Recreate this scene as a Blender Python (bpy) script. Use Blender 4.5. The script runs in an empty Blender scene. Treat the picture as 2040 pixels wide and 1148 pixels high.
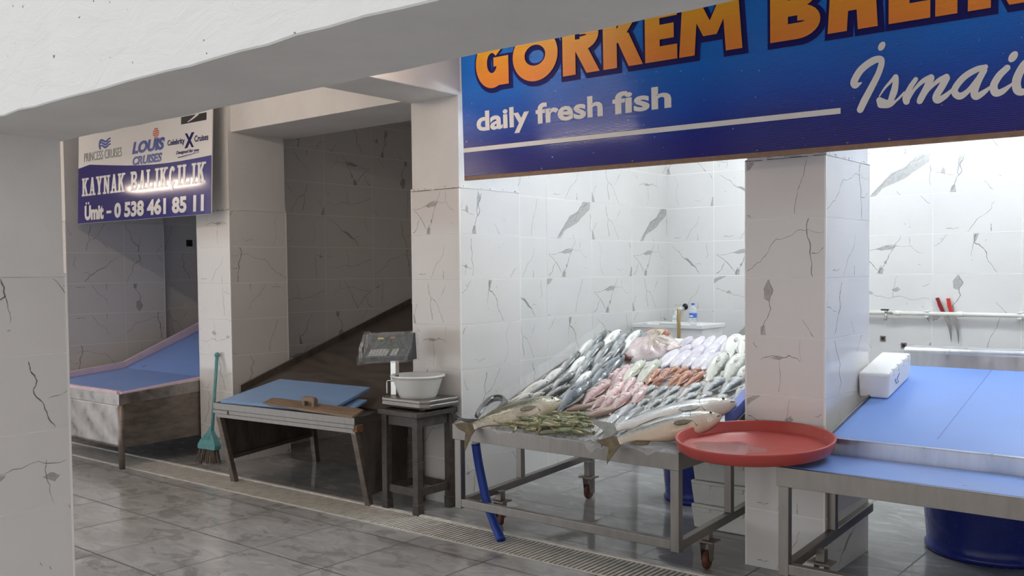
ESTALL, ELINTEL, EAISLE, EAISLE2, SKY, EXPO = 185., 80., 104., 46., .84, 0.
import bpy, bmesh, math, random
from mathutils import Vector, Matrix
R0 = random.Random(7)
PI = math.pi
C = bpy.context.scene.collection
V = Vector

# ---------------------------------------------------------------- materials
def _nt(name):
    m = bpy.data.materials.new(name); m.use_nodes = True
    nt = m.node_tree
    return m, nt, nt.nodes['Principled BSDF']

def node(nt, t, **kw):
    n = nt.nodes.new(t)
    for k, v in kw.items():
        if k in n.inputs: n.inputs[k].default_value = v
        else: setattr(n, k, v)
    return n

def ramp(nt, src, stops):
    r = nt.nodes.new('ShaderNodeValToRGB')
    e = r.color_ramp.elements
    while len(e) < len(stops): e.new(0.5)
    for i, (p, c) in enumerate(stops):
        e[i].position = p; e[i].color = (*c, 1) if len(c) == 3 else c
    nt.links.new(src, r.inputs[0])
    return r

def mat(name, col, rough=.5, metal=0., var=.0, scale=8., bump=0., bscale=60., stretch=(1, 1, 1), spec=.5,
        rvar=0., coat=0., trans=0., alpha=1., emit=None, estr=0., dark=None, ior=1.45, sss=0.):
    m, nt, b = _nt(name)
    L = nt.links.new
    b.inputs['Base Color'].default_value = (*col, 1)
    b.inputs['Roughness'].default_value = rough
    b.inputs['Metallic'].default_value = metal
    b.inputs['Specular IOR Level'].default_value = spec
    b.inputs['IOR'].default_value = ior
    b.inputs['Coat Weight'].default_value = coat
    b.inputs['Coat Roughness'].default_value = .08
    b.inputs['Transmission Weight'].default_value = trans
    b.inputs['Alpha'].default_value = alpha
    if sss:
        b.inputs['Subsurface Weight'].default_value = sss
        b.inputs['Subsurface Radius'].default_value = (.02, .012, .01)
    if emit:
        b.inputs['Emission Color'].default_value = (*emit, 1)
        b.inputs['Emission Strength'].default_value = estr
    tc = node(nt, 'ShaderNodeTexCoord'); mp = node(nt, 'ShaderNodeMapping')
    mp.inputs['Scale'].default_value = stretch
    L(tc.outputs['Object'], mp.inputs[0])
    if var or rvar:
        n = node(nt, 'ShaderNodeTexNoise', Scale=scale, Detail=5., Roughness=.6)
        L(mp.outputs[0], n.inputs['Vector'])
        if var:
            d = dark or tuple(c * (1 - var) for c in col)
            r = ramp(nt, n.outputs['Fac'], [(.3, d), (.65, col)])
            L(r.outputs[0], b.inputs['Base Color'])
        if rvar:
            mr = node(nt, 'ShaderNodeMapRange'); mr.inputs[1].default_value = .3; mr.inputs[2].default_value = .7
            mr.inputs[3].default_value = max(0, rough - rvar); mr.inputs[4].default_value = rough + rvar
            L(n.outputs['Fac'], mr.inputs[0]); L(mr.outputs[0], b.inputs['Roughness'])
    if bump:
        n2 = node(nt, 'ShaderNodeTexNoise', Scale=bscale, Detail=4.)
        L(mp.outputs[0], n2.inputs['Vector'])
        bp = node(nt, 'ShaderNodeBump', Strength=bump, Distance=.01)
        L(n2.outputs['Fac'], bp.inputs['Height']); L(bp.outputs[0], b.inputs['Normal'])
    return m

M = {}
M['tile'] = mat('glazed_tile', (.72, .705, .69), .13, var=.04, scale=3, spec=.55)
M['grout'] = mat('grout', (.9, .89, .87), .8)
M['vein'] = mat('vein_grey', (.24, .235, .225), .2, var=.5, scale=30)
M['patch'] = mat('vein_patch', (.47, .46, .445), .2, var=.25, scale=45)
M['trim'] = mat('tile_edge_trim', (.84, .83, .81), .3)
M['plaster'] = mat('painted_plaster', (.74, .73, .715), .85, var=.1, scale=2.5, bump=.25, bscale=14)
M['ceil'] = mat('ceiling_paint', (.72, .71, .69), .9, bump=.2, bscale=8)
M['steel'] = mat('brushed_steel', (.30, .275, .255), .42, 1., var=.22, scale=7, rvar=.08, stretch=(3, 1, .6), bump=.02, bscale=160)
M['steel_bright'] = mat('bright_steel', (.62, .63, .66), .34, 1., var=.18, scale=6, rvar=.08, stretch=(3, 1, .6))
M['steel_dark'] = mat('dull_dark_steel', (.33, .28, .25), .45, .85, var=.4, scale=9, rvar=.1, stretch=(1, 1, 3))
M['steel_dull'] = mat('dented_dull_steel', (.5, .46, .44), .36, .9, var=.4, scale=8, rvar=.14, bump=.16, bscale=13)
M['steel_tray'] = mat('shade_dark_sheet_steel', (.2, .17, .15), .5, .7, var=.4, scale=5, rvar=.12, stretch=(1, 3, 1))  # dark tone carries the shade lying over the sloping tray
M['rust'] = mat('rusty_steel', (.3, .16, .09), .7, .5, var=.6, scale=50)
M['blue_board'] = mat('blue_polymer_board', (.21, .365, .82), .36, var=.1, scale=3, rvar=.1, bump=.05, bscale=40)
M['blue_board_dark'] = mat('blue_cutting_board', (.22, .37, .63), .4, var=.22, scale=3, stretch=(.25, 14, 1), rvar=.1)
M['blue_edge'] = mat('blue_board_side', (.13, .19, .55), .5)
M['pink'] = mat('pink_polymer_edging', (.78, .61, .68), .5, var=.15, scale=6)
M['wood'] = mat('wet_brown_wood', (.27, .19, .125), .5, var=.45, scale=5, stretch=(1, 12, 6), bump=.2, bscale=20)
M['dark_wood'] = mat('dark_paint_wood', (.045, .036, .032), .4, var=.5, scale=20, dark=(.085, .072, .064))
M['white_plastic'] = mat('white_plastic', (.8, .8, .79), .35)
M['bowl'] = mat('milky_plastic', (.88, .89, .87), .3, alpha=.88, var=.03)
M['styro'] = mat('polystyrene', (.86, .86, .85), .75, bump=.15, bscale=150)
M['styro_dirty'] = mat('polystyrene_used', (.78, .765, .73), .75, var=.2, scale=4, bump=.15, bscale=120)
M['red_plastic'] = mat('red_plastic', (.46, .07, .06), .4, rvar=.1, var=.15, scale=6)
M['blue_tub'] = mat('navy_plastic', (.012, .025, .22), .25, rvar=.08)
M['blue_hose'] = mat('blue_rubber_hose', (.01, .045, .3), .5)
M['black'] = mat('black_plastic', (.02, .02, .022), .4)
M['dark_grey'] = mat('charcoal_plastic', (.045, .05, .055), .4)
M['keys'] = mat('keypad_grey', (.42, .46, .46), .5)
M['key_green'] = mat('keypad_green', (.22, .4, .06), .5)
M['lcd'] = mat('display_glass', (.06, .085, .07), .15)
M['caster_red'] = mat('brown_caster_tread', (.13, .045, .03), .5, var=.3, scale=30)
M['teal'] = mat('turquoise_plastic', (.15, .4, .42), .5, var=.25, scale=20)
M['bristle'] = mat('straw_bristle', (.23, .18, .145), .9, var=.5, scale=60, stretch=(1, 1, .1))
M['bamboo'] = mat('bamboo', (.38, .25, .1), .5, var=.4, scale=30, stretch=(1, 1, .2))
M['chrome'] = mat('chrome', (.6, .58, .55), .2, 1.)
M['blade'] = mat('knife_blade', (.55, .55, .55), .25, 1.)
M['knife_red'] = mat('red_handle', (.52, .03, .02), .35)
M['knife_dark'] = mat('dark_red_handle', (.22, .012, .015), .35)
M['sign_white'] = mat('sign_white_vinyl', (.78, .78, .77), .25)
M['sign_brown'] = mat('sign_wood_edge', (.3, .19, .13), .7, var=.3, scale=20)
M['navy_text'] = mat('navy_print', (.012, .012, .12), .5, spec=.15)
M['blue_text'] = mat('royal_blue_print', (.03, .07, .33), .3)
M['grey_text'] = mat('grey_print', (.22, .26, .27), .3)
M['red_text'] = mat('red_print', (.6, .12, .08), .3)
M['yellow_text'] = mat('yellow_print', (.75, .6, .06), .3)
M['bottle_blue'] = mat('bottle_label_blue', (.05, .14, .5), .3)
M['pvc'] = mat('pvc_pipe', (.8, .79, .74), .35)
M['tube_light'] = mat('lit_tube', (1, 1, 1), .3, emit=(.90, .98, 1.), estr=ESTALL)
M['tube_lintel'] = mat('lit_tube_lintel', (1, 1, 1), .3, emit=(.90, .98, 1.), estr=ELINTEL)
M['tube_aisle_soft'] = mat('lit_tube_weak', (1, 1, 1), .3, emit=(1., .82, .69), estr=EAISLE2)
M['tube_aisle'] = mat('lit_tube_aisle', (1, 1, 1), .3, emit=(1., .82, .69), estr=EAISLE)
M['housing'] = mat('lamp_housing', (.7, .7, .7), .5)
M['eye'] = mat('fish_eye', (.015, .015, .018), .08)
M['eye_ring'] = mat('fish_eye_ring', (.4, .38, .28), .2)

def clear_plastic(name, a, col=(.85, .88, .9), rough=.12, scale=26., bump=.5):
    m, nt, b = _nt(name); L = nt.links.new
    b.inputs['Base Color'].default_value = (*col, 1); b.inputs['Roughness'].default_value = rough
    tc = node(nt, 'ShaderNodeTexCoord')
    n = node(nt, 'ShaderNodeTexNoise', Scale=scale, Detail=3.); L(tc.outputs['Object'], n.inputs['Vector'])
    n.inputs['Distortion'].default_value = 1.5
    bp = node(nt, 'ShaderNodeBump', Strength=bump, Distance=.01); L(n.outputs['Fac'], bp.inputs['Height']); L(bp.outputs[0], b.inputs['Normal'])
    r = ramp(nt, n.outputs['Fac'], [(.35, (a * .5,) * 3), (.7, (min(1, a * 1.7),) * 3)])
    L(r.outputs[0], b.inputs['Alpha'])
    return m
M['sheet'] = clear_plastic('clear_plastic_sheet', .13, scale=9., bump=.25)
M['sheet_white'] = clear_plastic('milky_plastic_sheet', .24, (.82, .85, .88), .15, 11., .3)
M['wrap'] = clear_plastic('plastic_wrap', .16, (.7, .72, .74))
M['bottle'] = clear_plastic('clear_bottle', .22, (.85, .92, .97))
M['hose_clear'] = clear_plastic('clear_hose', .6, (.8, .87, .88))
M['water'] = mat('water_film', (.6, .4, .38), .05, alpha=.25)

def floor_mat():
    m, nt, b = _nt('wet_grey_floor_tile'); L = nt.links.new
    tc = node(nt, 'ShaderNodeTexCoord')
    sx = node(nt, 'ShaderNodeSeparateXYZ'); L(tc.outputs['Object'], sx.inputs[0])
    def mth(op, a, bv=None, c=None):
        n = node(nt, 'ShaderNodeMath', operation=op)
        for i, q in enumerate((a, bv, c)):
            if q is None: continue
            if isinstance(q, (int, float)): n.inputs[i].default_value = q
            else: L(q, n.inputs[i])
        return n.outputs[0]
    ax = mth('MULTIPLY_ADD', sx.outputs['X'], 1 / .6, 5.07 / .6 + 100)
    ay = mth('MULTIPLY_ADD', sx.outputs['Y'], 1 / .6, -3.105 / .6 + 100)
    fx = mth('FRACT', ax); fy = mth('FRACT', ay)
    dx = mth('ABSOLUTE', mth('SUBTRACT', fx, .5)); dy = mth('ABSOLUTE', mth('SUBTRACT', fy, .5))
    j = mth('GREATER_THAN', mth('MAXIMUM', dx, dy), .493)
    ix = mth('FLOOR', ax); iy = mth('FLOOR', ay)
    cb = node(nt, 'ShaderNodeCombineXYZ'); L(mth('MULTIPLY', ix, 3.17), cb.inputs[0]); L(mth('MULTIPLY', iy, 5.31), cb.inputs[1]); L(mth('ADD', ix, iy), cb.inputs[2])
    ad = node(nt, 'ShaderNodeVectorMath', operation='ADD'); L(tc.outputs['Object'], ad.inputs[0]); L(cb.outputs[0], ad.inputs[1])
    mp = node(nt, 'ShaderNodeMapping'); mp.inputs['Scale'].default_value = (1.1, 2.8, 1); mp.inputs['Rotation'].default_value = (0, 0, .5)
    L(ad.outputs[0], mp.inputs[0])
    n = node(nt, 'ShaderNodeTexNoise', Scale=2.2, Detail=8., Roughness=.68); n.inputs['Distortion'].default_value = 1.2; L(mp.outputs[0], n.inputs['Vector'])
    r = ramp(nt, n.outputs['Fac'], [(.25, (.30, .296, .29)), (.48, (.38, .376, .37)), (.66, (.47, .465, .46)), (.78, (.6, .595, .59))])
    # wet patches: darker and mirror-smooth
    w = node(nt, 'ShaderNodeTexNoise', Scale=4.2, Detail=5., Roughness=.55); w.inputs['Distortion'].default_value = .9
    mp2 = node(nt, 'ShaderNodeMapping'); mp2.inputs['Scale'].default_value = (1, 1.7, 1); L(tc.outputs['Object'], mp2.inputs[0]); L(mp2.outputs[0], w.inputs['Vector'])
    ys = node(nt, 'ShaderNodeMapRange'); ys.inputs[1].default_value = 3.9; ys.inputs[2].default_value = 4.4; ys.inputs[3].default_value = 0.; ys.inputs[4].default_value = .17; L(sx.outputs['Y'], ys.inputs[0])
    wm = node(nt, 'ShaderNodeMapRange'); wm.inputs[1].default_value = .54; wm.inputs[2].default_value = .6; L(mth('ADD', w.outputs['Fac'], ys.outputs[0]), wm.inputs[0])
    mx = node(nt, 'ShaderNodeMix', data_type='RGBA'); mx.blend_type = 'MULTIPLY'
    mx.inputs[0].default_value = 1; L(r.outputs[0], mx.inputs[6])
    wc = ramp(nt, wm.outputs[0], [(0, (1, 1, 1)), (1, (.79, .785, .78))]); L(wc.outputs[0], mx.inputs[7])
    mj = node(nt, 'ShaderNodeMix', data_type='RGBA'); L(j, mj.inputs[0]); L(mx.outputs[2], mj.inputs[6]); mj.inputs[7].default_value = (.06, .058, .055, 1)
    L(mj.outputs[2], b.inputs['Base Color'])
    rr = node(nt, 'ShaderNodeMapRange'); rr.inputs[3].default_value = .2; rr.inputs[4].default_value = .05; L(wm.outputs[0], rr.inputs[0])
    rj = mth('MULTIPLY_ADD', j, .4, rr.outputs[0]); L(rj, b.inputs['Roughness'])
    h = mth('MULTIPLY_ADD', j, -1., mth('MULTIPLY', n.outputs['Fac'], .12))
    b.inputs['Specular IOR Level'].default_value = .65
    bp = node(nt, 'ShaderNodeBump', Strength=.18, Distance=.003); L(h, bp.inputs['Height']); L(bp.outputs[0], b.inputs['Normal'])
    return m
M['floor'] = floor_mat()

def beam_mat():
    m, nt, b = _nt('brushed_white_paint'); L = nt.links.new
    tc = node(nt, 'ShaderNodeTexCoord'); b.inputs['Roughness'].default_value = .8
    mp = node(nt, 'ShaderNodeMapping'); mp.inputs['Scale'].default_value = (1, 1, 2.5); L(tc.outputs['Object'], mp.inputs[0])
    n = node(nt, 'ShaderNodeTexNoise', Scale=5., Detail=7., Roughness=.62); n.inputs['Distortion'].default_value = .7; L(mp.outputs[0], n.inputs['Vector'])
    v = node(nt, 'ShaderNodeTexNoise', Scale=34., Detail=2.); L(tc.outputs['Object'], v.inputs['Vector'])
    r = ramp(nt, v.outputs['Fac'], [(.245, (.22, .2, .18)), (.262, (.79, .79, .785))])
    L(r.outputs[0], b.inputs['Base Color'])
    bp = node(nt, 'ShaderNodeBump', Strength=.55, Distance=.012); L(n.outputs['Fac'], bp.inputs['Height']); L(bp.outputs[0], b.inputs['Normal'])
    return m
M['beam'] = beam_mat()

def gradient_mat(name, axis, stops, lo, hi, rough=.2, ridges=0, specks=0., wob=.3):
    """printed colour gradient along one object axis"""
    m, nt, b = _nt(name); L = nt.links.new
    tc = node(nt, 'ShaderNodeTexCoord'); sx = node(nt, 'ShaderNodeSeparateXYZ'); L(tc.outputs['Object'], sx.inputs[0])
    mr = node(nt, 'ShaderNodeMapRange'); mr.inputs[1].default_value = lo; mr.inputs[2].default_value = hi
    L(sx.outputs[axis], mr.inputs[0])
    n = node(nt, 'ShaderNodeTexNoise', Scale=1.1, Detail=2.); L(tc.outputs['Object'], n.inputs['Vector'])
    ad = node(nt, 'ShaderNodeMath', operation='MULTIPLY_ADD'); ad.inputs[1].default_value = wob; L(n.outputs['Fac'], ad.inputs[0])
    sb = node(nt, 'ShaderNodeMath', operation='SUBTRACT'); L(mr.outputs[0], sb.inputs[0]); sb.inputs[1].default_value = wob / 2
    L(sb.outputs[0], ad.inputs[2])
    r = ramp(nt, ad.outputs[0], stops)
    out = r.outputs[0]
    if specks:
        vn = node(nt, 'ShaderNodeTexNoise', Scale=55., Detail=3.); L(tc.outputs['Object'], vn.inputs['Vector'])
        rs = ramp(nt, vn.outputs['Fac'], [(.70, (0, 0, 0)), (.76, (specks,) * 3)])
        mx = node(nt, 'ShaderNodeMix', data_type='RGBA'); L(rs.outputs[0], mx.inputs[0]); L(out, mx.inputs[6]); mx.inputs[7].default_value = (.6, .62, .7, 1)
        out = mx.outputs[2]
    L(out, b.inputs['Base Color']); b.inputs['Roughness'].default_value = rough
    if ridges:
        wv = node(nt, 'ShaderNodeTexWave', Scale=ridges); wv.bands_direction = 'Z'; L(tc.outputs['Object'], wv.inputs['Vector'])
        bp = node(nt, 'ShaderNodeBump', Strength=.35, Distance=.002); L(wv.outputs['Fac'], bp.inputs['Height']); L(bp.outputs[0], b.inputs['Normal'])
    return m
M['sign_blue'] = gradient_mat('printed_blue', 'Z', [(0, (.016, .010, .17)), (.2, (.008, .016, .23)), (.42, (.002, .06, .42)), (.7, (.001, .13, .58)), (1, (.002, .16, .64))], 0, .75, .12, 40, .75)
M['sign_orange'] = gradient_mat('printed_orange', 'Z', [(0, (.78, .23, .03)), (.5, (.82, .33, .02)), (1, (.88, .5, .012))], .53, .84, .3, 40, 0, .06)
M['sign_navy'] = gradient_mat('printed_violet', 'X', [(0, (.026, .018, .17)), (1, (.022, .03, .24))], 0, 2.3, .1, 0, .2)

def fish_mat(name, belly, flank, back, head=None, mott=.25, mscale=28., rough=.22, spots=None, zlo=-.1, zhi=.1):
    """wet skin coloured from belly to back along the fish's own height"""
    m, nt, b = _nt(name); L = nt.links.new
    tc = node(nt, 'ShaderNodeTexCoord'); sx = node(nt, 'ShaderNodeSeparateXYZ'); L(tc.outputs['Object'], sx.inputs[0])
    oi = node(nt, 'ShaderNodeObjectInfo')
    mr = node(nt, 'ShaderNodeMapRange'); mr.inputs[1].default_value = zlo; mr.inputs[2].default_value = zhi; L(sx.outputs['Z'], mr.inputs[0])
    n = node(nt, 'ShaderNodeTexNoise', Scale=mscale, Detail=4.); L(tc.outputs['Object'], n.inputs['Vector'])
    ad = node(nt, 'ShaderNodeMath', operation='MULTIPLY_ADD'); ad.inputs[1].default_value = mott; L(n.outputs['Fac'], ad.inputs[0])
    sb = node(nt, 'ShaderNodeMath', operation='SUBTRACT'); L(mr.outputs[0], sb.inputs[0]); sb.inputs[1].default_value = mott / 2; L(sb.outputs[0], ad.inputs[2])
    r = ramp(nt, ad.outputs[0], [(.22, belly), (.52, flank), (.78, back)])
    out = r.outputs[0]
    vo = node(nt, 'ShaderNodeTexVoronoi', Scale=70.); L(tc.outputs['Object'], vo.inputs['Vector'])
    if spots:
        rs = ramp(nt, vo.outputs['Distance'], [(.2, (1, 1, 1)), (.32, (0, 0, 0))])
        ns = node(nt, 'ShaderNodeTexNoise', Scale=9.); L(tc.outputs['Object'], ns.inputs['Vector'])
        rn = ramp(nt, ns.outputs['Fac'], [(.45, (0, 0, 0)), (.58, (.7, .7, .7))])
        ml = node(nt, 'ShaderNodeMath', operation='MULTIPLY'); L(rs.outputs[0], ml.inputs[0]); L(rn.outputs[0], ml.inputs[1])
        mx = node(nt, 'ShaderNodeMix', data_type='RGBA'); L(ml.outputs[0], mx.inputs[0]); L(out, mx.inputs[6]); mx.inputs[7].default_value = (*spots, 1)
        out = mx.outputs[2]
    if head:
        mh = node(nt, 'ShaderNodeMapRange'); mh.inputs[1].default_value = .24; mh.inputs[2].default_value = .32; L(sx.outputs['X'], mh.inputs[0])
        mm = node(nt, 'ShaderNodeMath', operation='MULTIPLY'); mm.inputs[1].default_value = .6; L(mh.outputs[0], mm.inputs[0])
        mx = node(nt, 'ShaderNodeMix', data_type='RGBA'); L(mm.outputs[0], mx.inputs[0]); L(out, mx.inputs[6]); mx.inputs[7].default_value = (*head, 1)
        out = mx.outputs[2]
    hs = node(nt, 'ShaderNodeHueSaturation'); L(out, hs.inputs['Color'])
    mv = node(nt, 'ShaderNodeMapRange'); mv.inputs[3].default_value = .82; mv.inputs[4].default_value = 1.12; L(oi.outputs['Random'], mv.inputs[0]); L(mv.outputs[0], hs.inputs['Value'])
    L(hs.outputs[0], b.inputs['Base Color'])
    b.inputs['Roughness'].default_value = rough; b.inputs['Coat Weight'].default_value = .5; b.inputs['Coat Roughness'].default_value = .06
    bp = node(nt, 'ShaderNodeBump', Strength=.25, Distance=.004); L(vo.outputs['Distance'], bp.inputs['Height']); L(bp.outputs[0], b.inputs['Normal'])
    return m
FM = {
 'bass': fish_mat('skin_dark_silver', (.82, .83, .82), (.46, .5, .51), (.04, .048, .055), (.12, .13, .11), .3),
 'white': fish_mat('skin_white_silver', (.86, .87, .85), (.76, .78, .76), (.2, .22, .22)),
 'bluebass': fish_mat('skin_blue_grey', (.45, .5, .54), (.17, .205, .245), (.05, .062, .075), mscale=60, mott=.5),
 'red': fish_mat('skin_pale_pink', (.8, .74, .73), (.74, .62, .62), (.62, .42, .42), (.68, .46, .44), .6, 18, spots=(.3, .14, .13)),
 'pale': fish_mat('skin_ivory', (.8, .82, .75), (.74, .76, .66), (.5, .52, .4)),
 'squid': fish_mat('skin_translucent_lilac', (.76, .74, .79), (.72, .7, .76), (.64, .6, .69), None, .4, 10, .14),
 'orange': fish_mat('skin_orange_brown', (.66, .42, .3), (.52, .27, .17), (.36, .15, .09), (.45, .2, .13), .5, 20),
 'big': fish_mat('skin_cream_silver', (.86, .87, .81), (.8, .81, .73), (.3, .33, .29)),
 'bream': fish_mat('skin_steel_silver', (.82, .83, .83), (.6, .64, .66), (.1, .125, .145), (.42, .44, .44), .35, 22, zlo=-.16, zhi=.18),
 'grey': fish_mat('skin_lead_grey', (.62, .64, .66), (.5, .52, .55), (.17, .18, .2)),
 'brown': fish_mat('skin_brown_squid', (.5, .42, .37), (.42, .32, .27), (.3, .21, .17), None, .5, 14, .15),
 'prawn': fish_mat('shell_olive', (.5, .44, .27), (.36, .36, .2), (.2, .23, .12), None, .8, 9, .2),
 'mullet': fish_mat('skin_olive_scaled', (.74, .66, .55), (.5, .48, .38), (.12, .125, .08), (.42, .38, .24), .4, 40, .25, spots=(.12, .12, .08), zlo=-.085, zhi=.055),
 'mullet_front': fish_mat('skin_tan_scaled', (.72, .58, .44), (.6, .56, .48), (.22, .24, .24), (.52, .43, .33), .3, 30, .25, zlo=-.085, zhi=.06),
 'bigbass': fish_mat('skin_bright_silver', (.76, .7, .62), (.8, .82, .82), (.46, .5, .52), (.62, .56, .5), .3, 18, .2, zlo=-.085, zhi=.085),
 'eel': fish_mat('skin_black_blue', (.04, .045, .055), (.03, .034, .042), (.012, .014, .018), None, .1, 20, .2, zlo=-.03, zhi=.02),
 'monk': fish_mat('skin_pink_spotted', (.78, .72, .72), (.72, .6, .6), (.46, .42, .3), None, .9, 7, .25, spots=(.26, .13, .11), zlo=-.12, zhi=.2),
}
M['fin'] = mat('wet_fin', (.3, .31, .29), .35, var=.3, scale=20)
M['fin_pale'] = mat('pale_fin', (.62, .6, .57), .35, var=.2, scale=20)
M['fin_tan'] = mat('tan_fin', (.17, .14, .085), .4, var=.4, scale=30)
M['fin_pink'] = mat('pink_fin', (.62, .42, .4), .35, var=.2, scale=20)
M['gill'] = mat('gill_dark', (.16, .13, .1), .35)
M['lip_pink'] = mat('lip_pink', (.6, .36, .34), .35)

# ---------------------------------------------------------------- mesh builder
def setp(o, label=None, cat=None, group=None, kind=None):
    if label: o['label'] = label
    if cat: o['category'] = cat
    if group: o['group'] = group
    if kind: o['kind'] = kind
    return o

def thing(name, label, cat, loc=(0, 0, 0), group=None):
    o = bpy.data.objects.new(name, None); C.objects.link(o); o.location = loc
    o.empty_display_size = .05
    return setp(o, label, cat, group)

class MB:
    def __init__(s): s.v = []; s.f = []; s.m = []; s.sm = []
    def add(s, vs, fs, mi=0, smooth=False):
        o = len(s.v); s.v += [V(p) for p in vs]
        for f in fs: s.f.append([i + o for i in f]); s.m.append(mi); s.sm.append(smooth)
        return s
    def box(s, x0, x1, y0, y1, z0, z1, mi=0):
        vs = [(x, y, z) for x in (x0, x1) for y in (y0, y1) for z in (z0, z1)]
        return s.add(vs, [(0, 1, 3, 2), (4, 6, 7, 5), (0, 4, 5, 1), (2, 3, 7, 6), (0, 2, 6, 4), (1, 5, 7, 3)], mi)
    def hexa(s, b, t, mi=0):
        """bottom ring of 4 points, top ring of 4 points"""
        return s.add(list(b) + list(t), [(3, 2, 1, 0), (4, 5, 6, 7), (0, 1, 5, 4), (1, 2, 6, 5), (2, 3, 7, 6), (3, 0, 4, 7)], mi)
    def bar(s, p, q, w, h=None, up=(0, 0, 1), mi=0):
        p = V(p); q = V(q); d = (q - p).normalized(); h = h or w
        u = V(up) if abs(d.dot(V(up))) < .95 else V((0, 1, 0))
        a = d.cross(u).normalized() * w / 2; b = a.cross(d).normalized() * h / 2
        ring = lambda c: [c - a - b, c + a - b, c + a + b, c - a + b]
        return s.hexa(ring(p), ring(q), mi)
    def tube(s, pts, r, n=12, mi=0, caps=True, flat=1.):
        pts = [V(p) for p in pts]; N = len(pts)
        rs = r if isinstance(r, (list, tuple)) else [r] * N
        vs = []; prev = None
        for i, p in enumerate(pts):
            d = (pts[min(i + 1, N - 1)] - pts[max(i - 1, 0)]).normalized()
            if prev is None:
                u = V((0, 0, 1)) if abs(d.z) < .9 else V((0, 1, 0))
                a = d.cross(u).normalized()
            else: a = (prev - d * prev.dot(d)).normalized()
            prev = a; b = a.cross(d)
            for k in range(n):
                t = 2 * PI * k / n
                vs.append(p + a * math.cos(t) * rs[i] + b * math.sin(t) * rs[i] * flat)
        fs = [(i * n + k, i * n + (k + 1) % n, (i + 1) * n + (k + 1) % n, (i + 1) * n + k) for i in range(N - 1) for k in range(n)]
        s.add(vs, fs, mi, True)
        if caps:
            o = len(s.v) - len(vs)
            s.f += [[o + k for k in range(n)][::-1], [o + (N - 1) * n + k for k in range(n)]]; s.m += [mi] * 2; s.sm += [False] * 2
        return s
    def lathe(s, prof, c, n=32, mi=0, axis=None, smooth=True, close=False):
        """prof: (radius, height) pairs, turned about c (or tilted axis)"""
        c = V(c); az = V(axis).normalized() if axis else V((0, 0, 1))
        ax = az.orthogonal().normalized() if axis else V((1, 0, 0)); ay = az.cross(ax)
        vs = [c + az * h + ax * (r * math.cos(2 * PI * k / n)) + ay * (r * math.sin(2 * PI * k / n)) for r, h in prof for k in range(n)]
        m = len(prof); rng = range(m if close else m - 1)
        fs = [(i * n + k, i * n + (k + 1) % n, ((i + 1) % m) * n + (k + 1) % n, ((i + 1) % m) * n + k) for i in rng for k in range(n)]
        s.add(vs, fs, mi, smooth)
        if not close:
            o = len(s.v) - len(vs)
            if prof[0][0] > 1e-6: s.f.append([o + k for k in range(n)][::-1]); s.m.append(mi); s.sm.append(False)
            if prof[-1][0] > 1e-6: s.f.append([o + (m - 1) * n + k for k in range(n)]); s.m.append(mi); s.sm.append(False)
        return s
    def prism(s, poly, d, mi=0):
        """extrude a 3-D polygon along d"""
        n = len(poly); d = V(d); p = [V(q) for q in poly]
        return s.add(p + [q + d for q in p], [list(range(n))[::-1], list(range(n, 2 * n))] + [(i, (i + 1) % n, n + (i + 1) % n, n + i) for i in range(n)], mi)
    def grid(s, fn, nu, nv, mi=0, smooth=True):
        vs = [fn(i / nu, j / nv) for i in range(nu + 1) for j in range(nv + 1)]
        fs = [(i * (nv + 1) + j, (i + 1) * (nv + 1) + j, (i + 1) * (nv + 1) + j + 1, i * (nv + 1) + j + 1) for i in range(nu) for j in range(nv)]
        return s.add(vs, fs, mi, smooth)
    def build(s, name, mats, parent=None, bevel=0., label=None, sharp=True, fix=True):
        me = bpy.data.meshes.new(name)
        off = V((0, 0, 0)); q = parent
        while q is not None: off += q.location; q = q.parent
        me.from_pydata([tuple(p - off) for p in s.v], [], s.f)
        for mm in (mats if isinstance(mats, (list, tuple)) else [mats]): me.materials.append(M[mm] if isinstance(mm, str) else mm)
        me.polygons.foreach_set('material_index', s.m); me.polygons.foreach_set('use_smooth', s.sm)
        if fix:
            bm = bmesh.new(); bm.from_mesh(me); bmesh.ops.recalc_face_normals(bm, faces=bm.faces); bm.to_mesh(me); bm.free()
        me.update()
        o = bpy.data.objects.new(name, me); C.objects.link(o)
        if parent is not None: o.parent = parent
        if bevel:
            md = o.modifiers.new('bevel', 'BEVEL'); md.width = bevel; md.segments = 2; md.limit_method = 'ANGLE'; md.angle_limit = .6
        if label: o['label'] = label
        return o

def crv(pts, n=8):
    """Catmull-Rom through 3-D points"""
    P = [V(p) for p in pts]; P = [P[0] * 2 - P[1]] + P + [P[-1] * 2 - P[-2]]
    out = []
    for i in range(1, len(P) - 2):
        a, b, c, d = P[i - 1:i + 3]
        for k in range(n):
            t = k / n
            out.append(.5 * ((2 * b) + (c - a) * t + (2 * a - 5 * b + 4 * c - d) * t * t + (3 * b - a - 3 * c + d) * t ** 3))
    out.append(P[-2])
    return out

def lerp_list(xs, ys, x):
    for i in range(len(xs) - 1):
        if x <= xs[i + 1]:
            t = (x - xs[i]) / (xs[i + 1] - xs[i]); t = t * t * (3 - 2 * t) * .4 + t * .6
            return ys[i] + (ys[i + 1] - ys[i]) * t
    return ys[-1]
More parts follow.
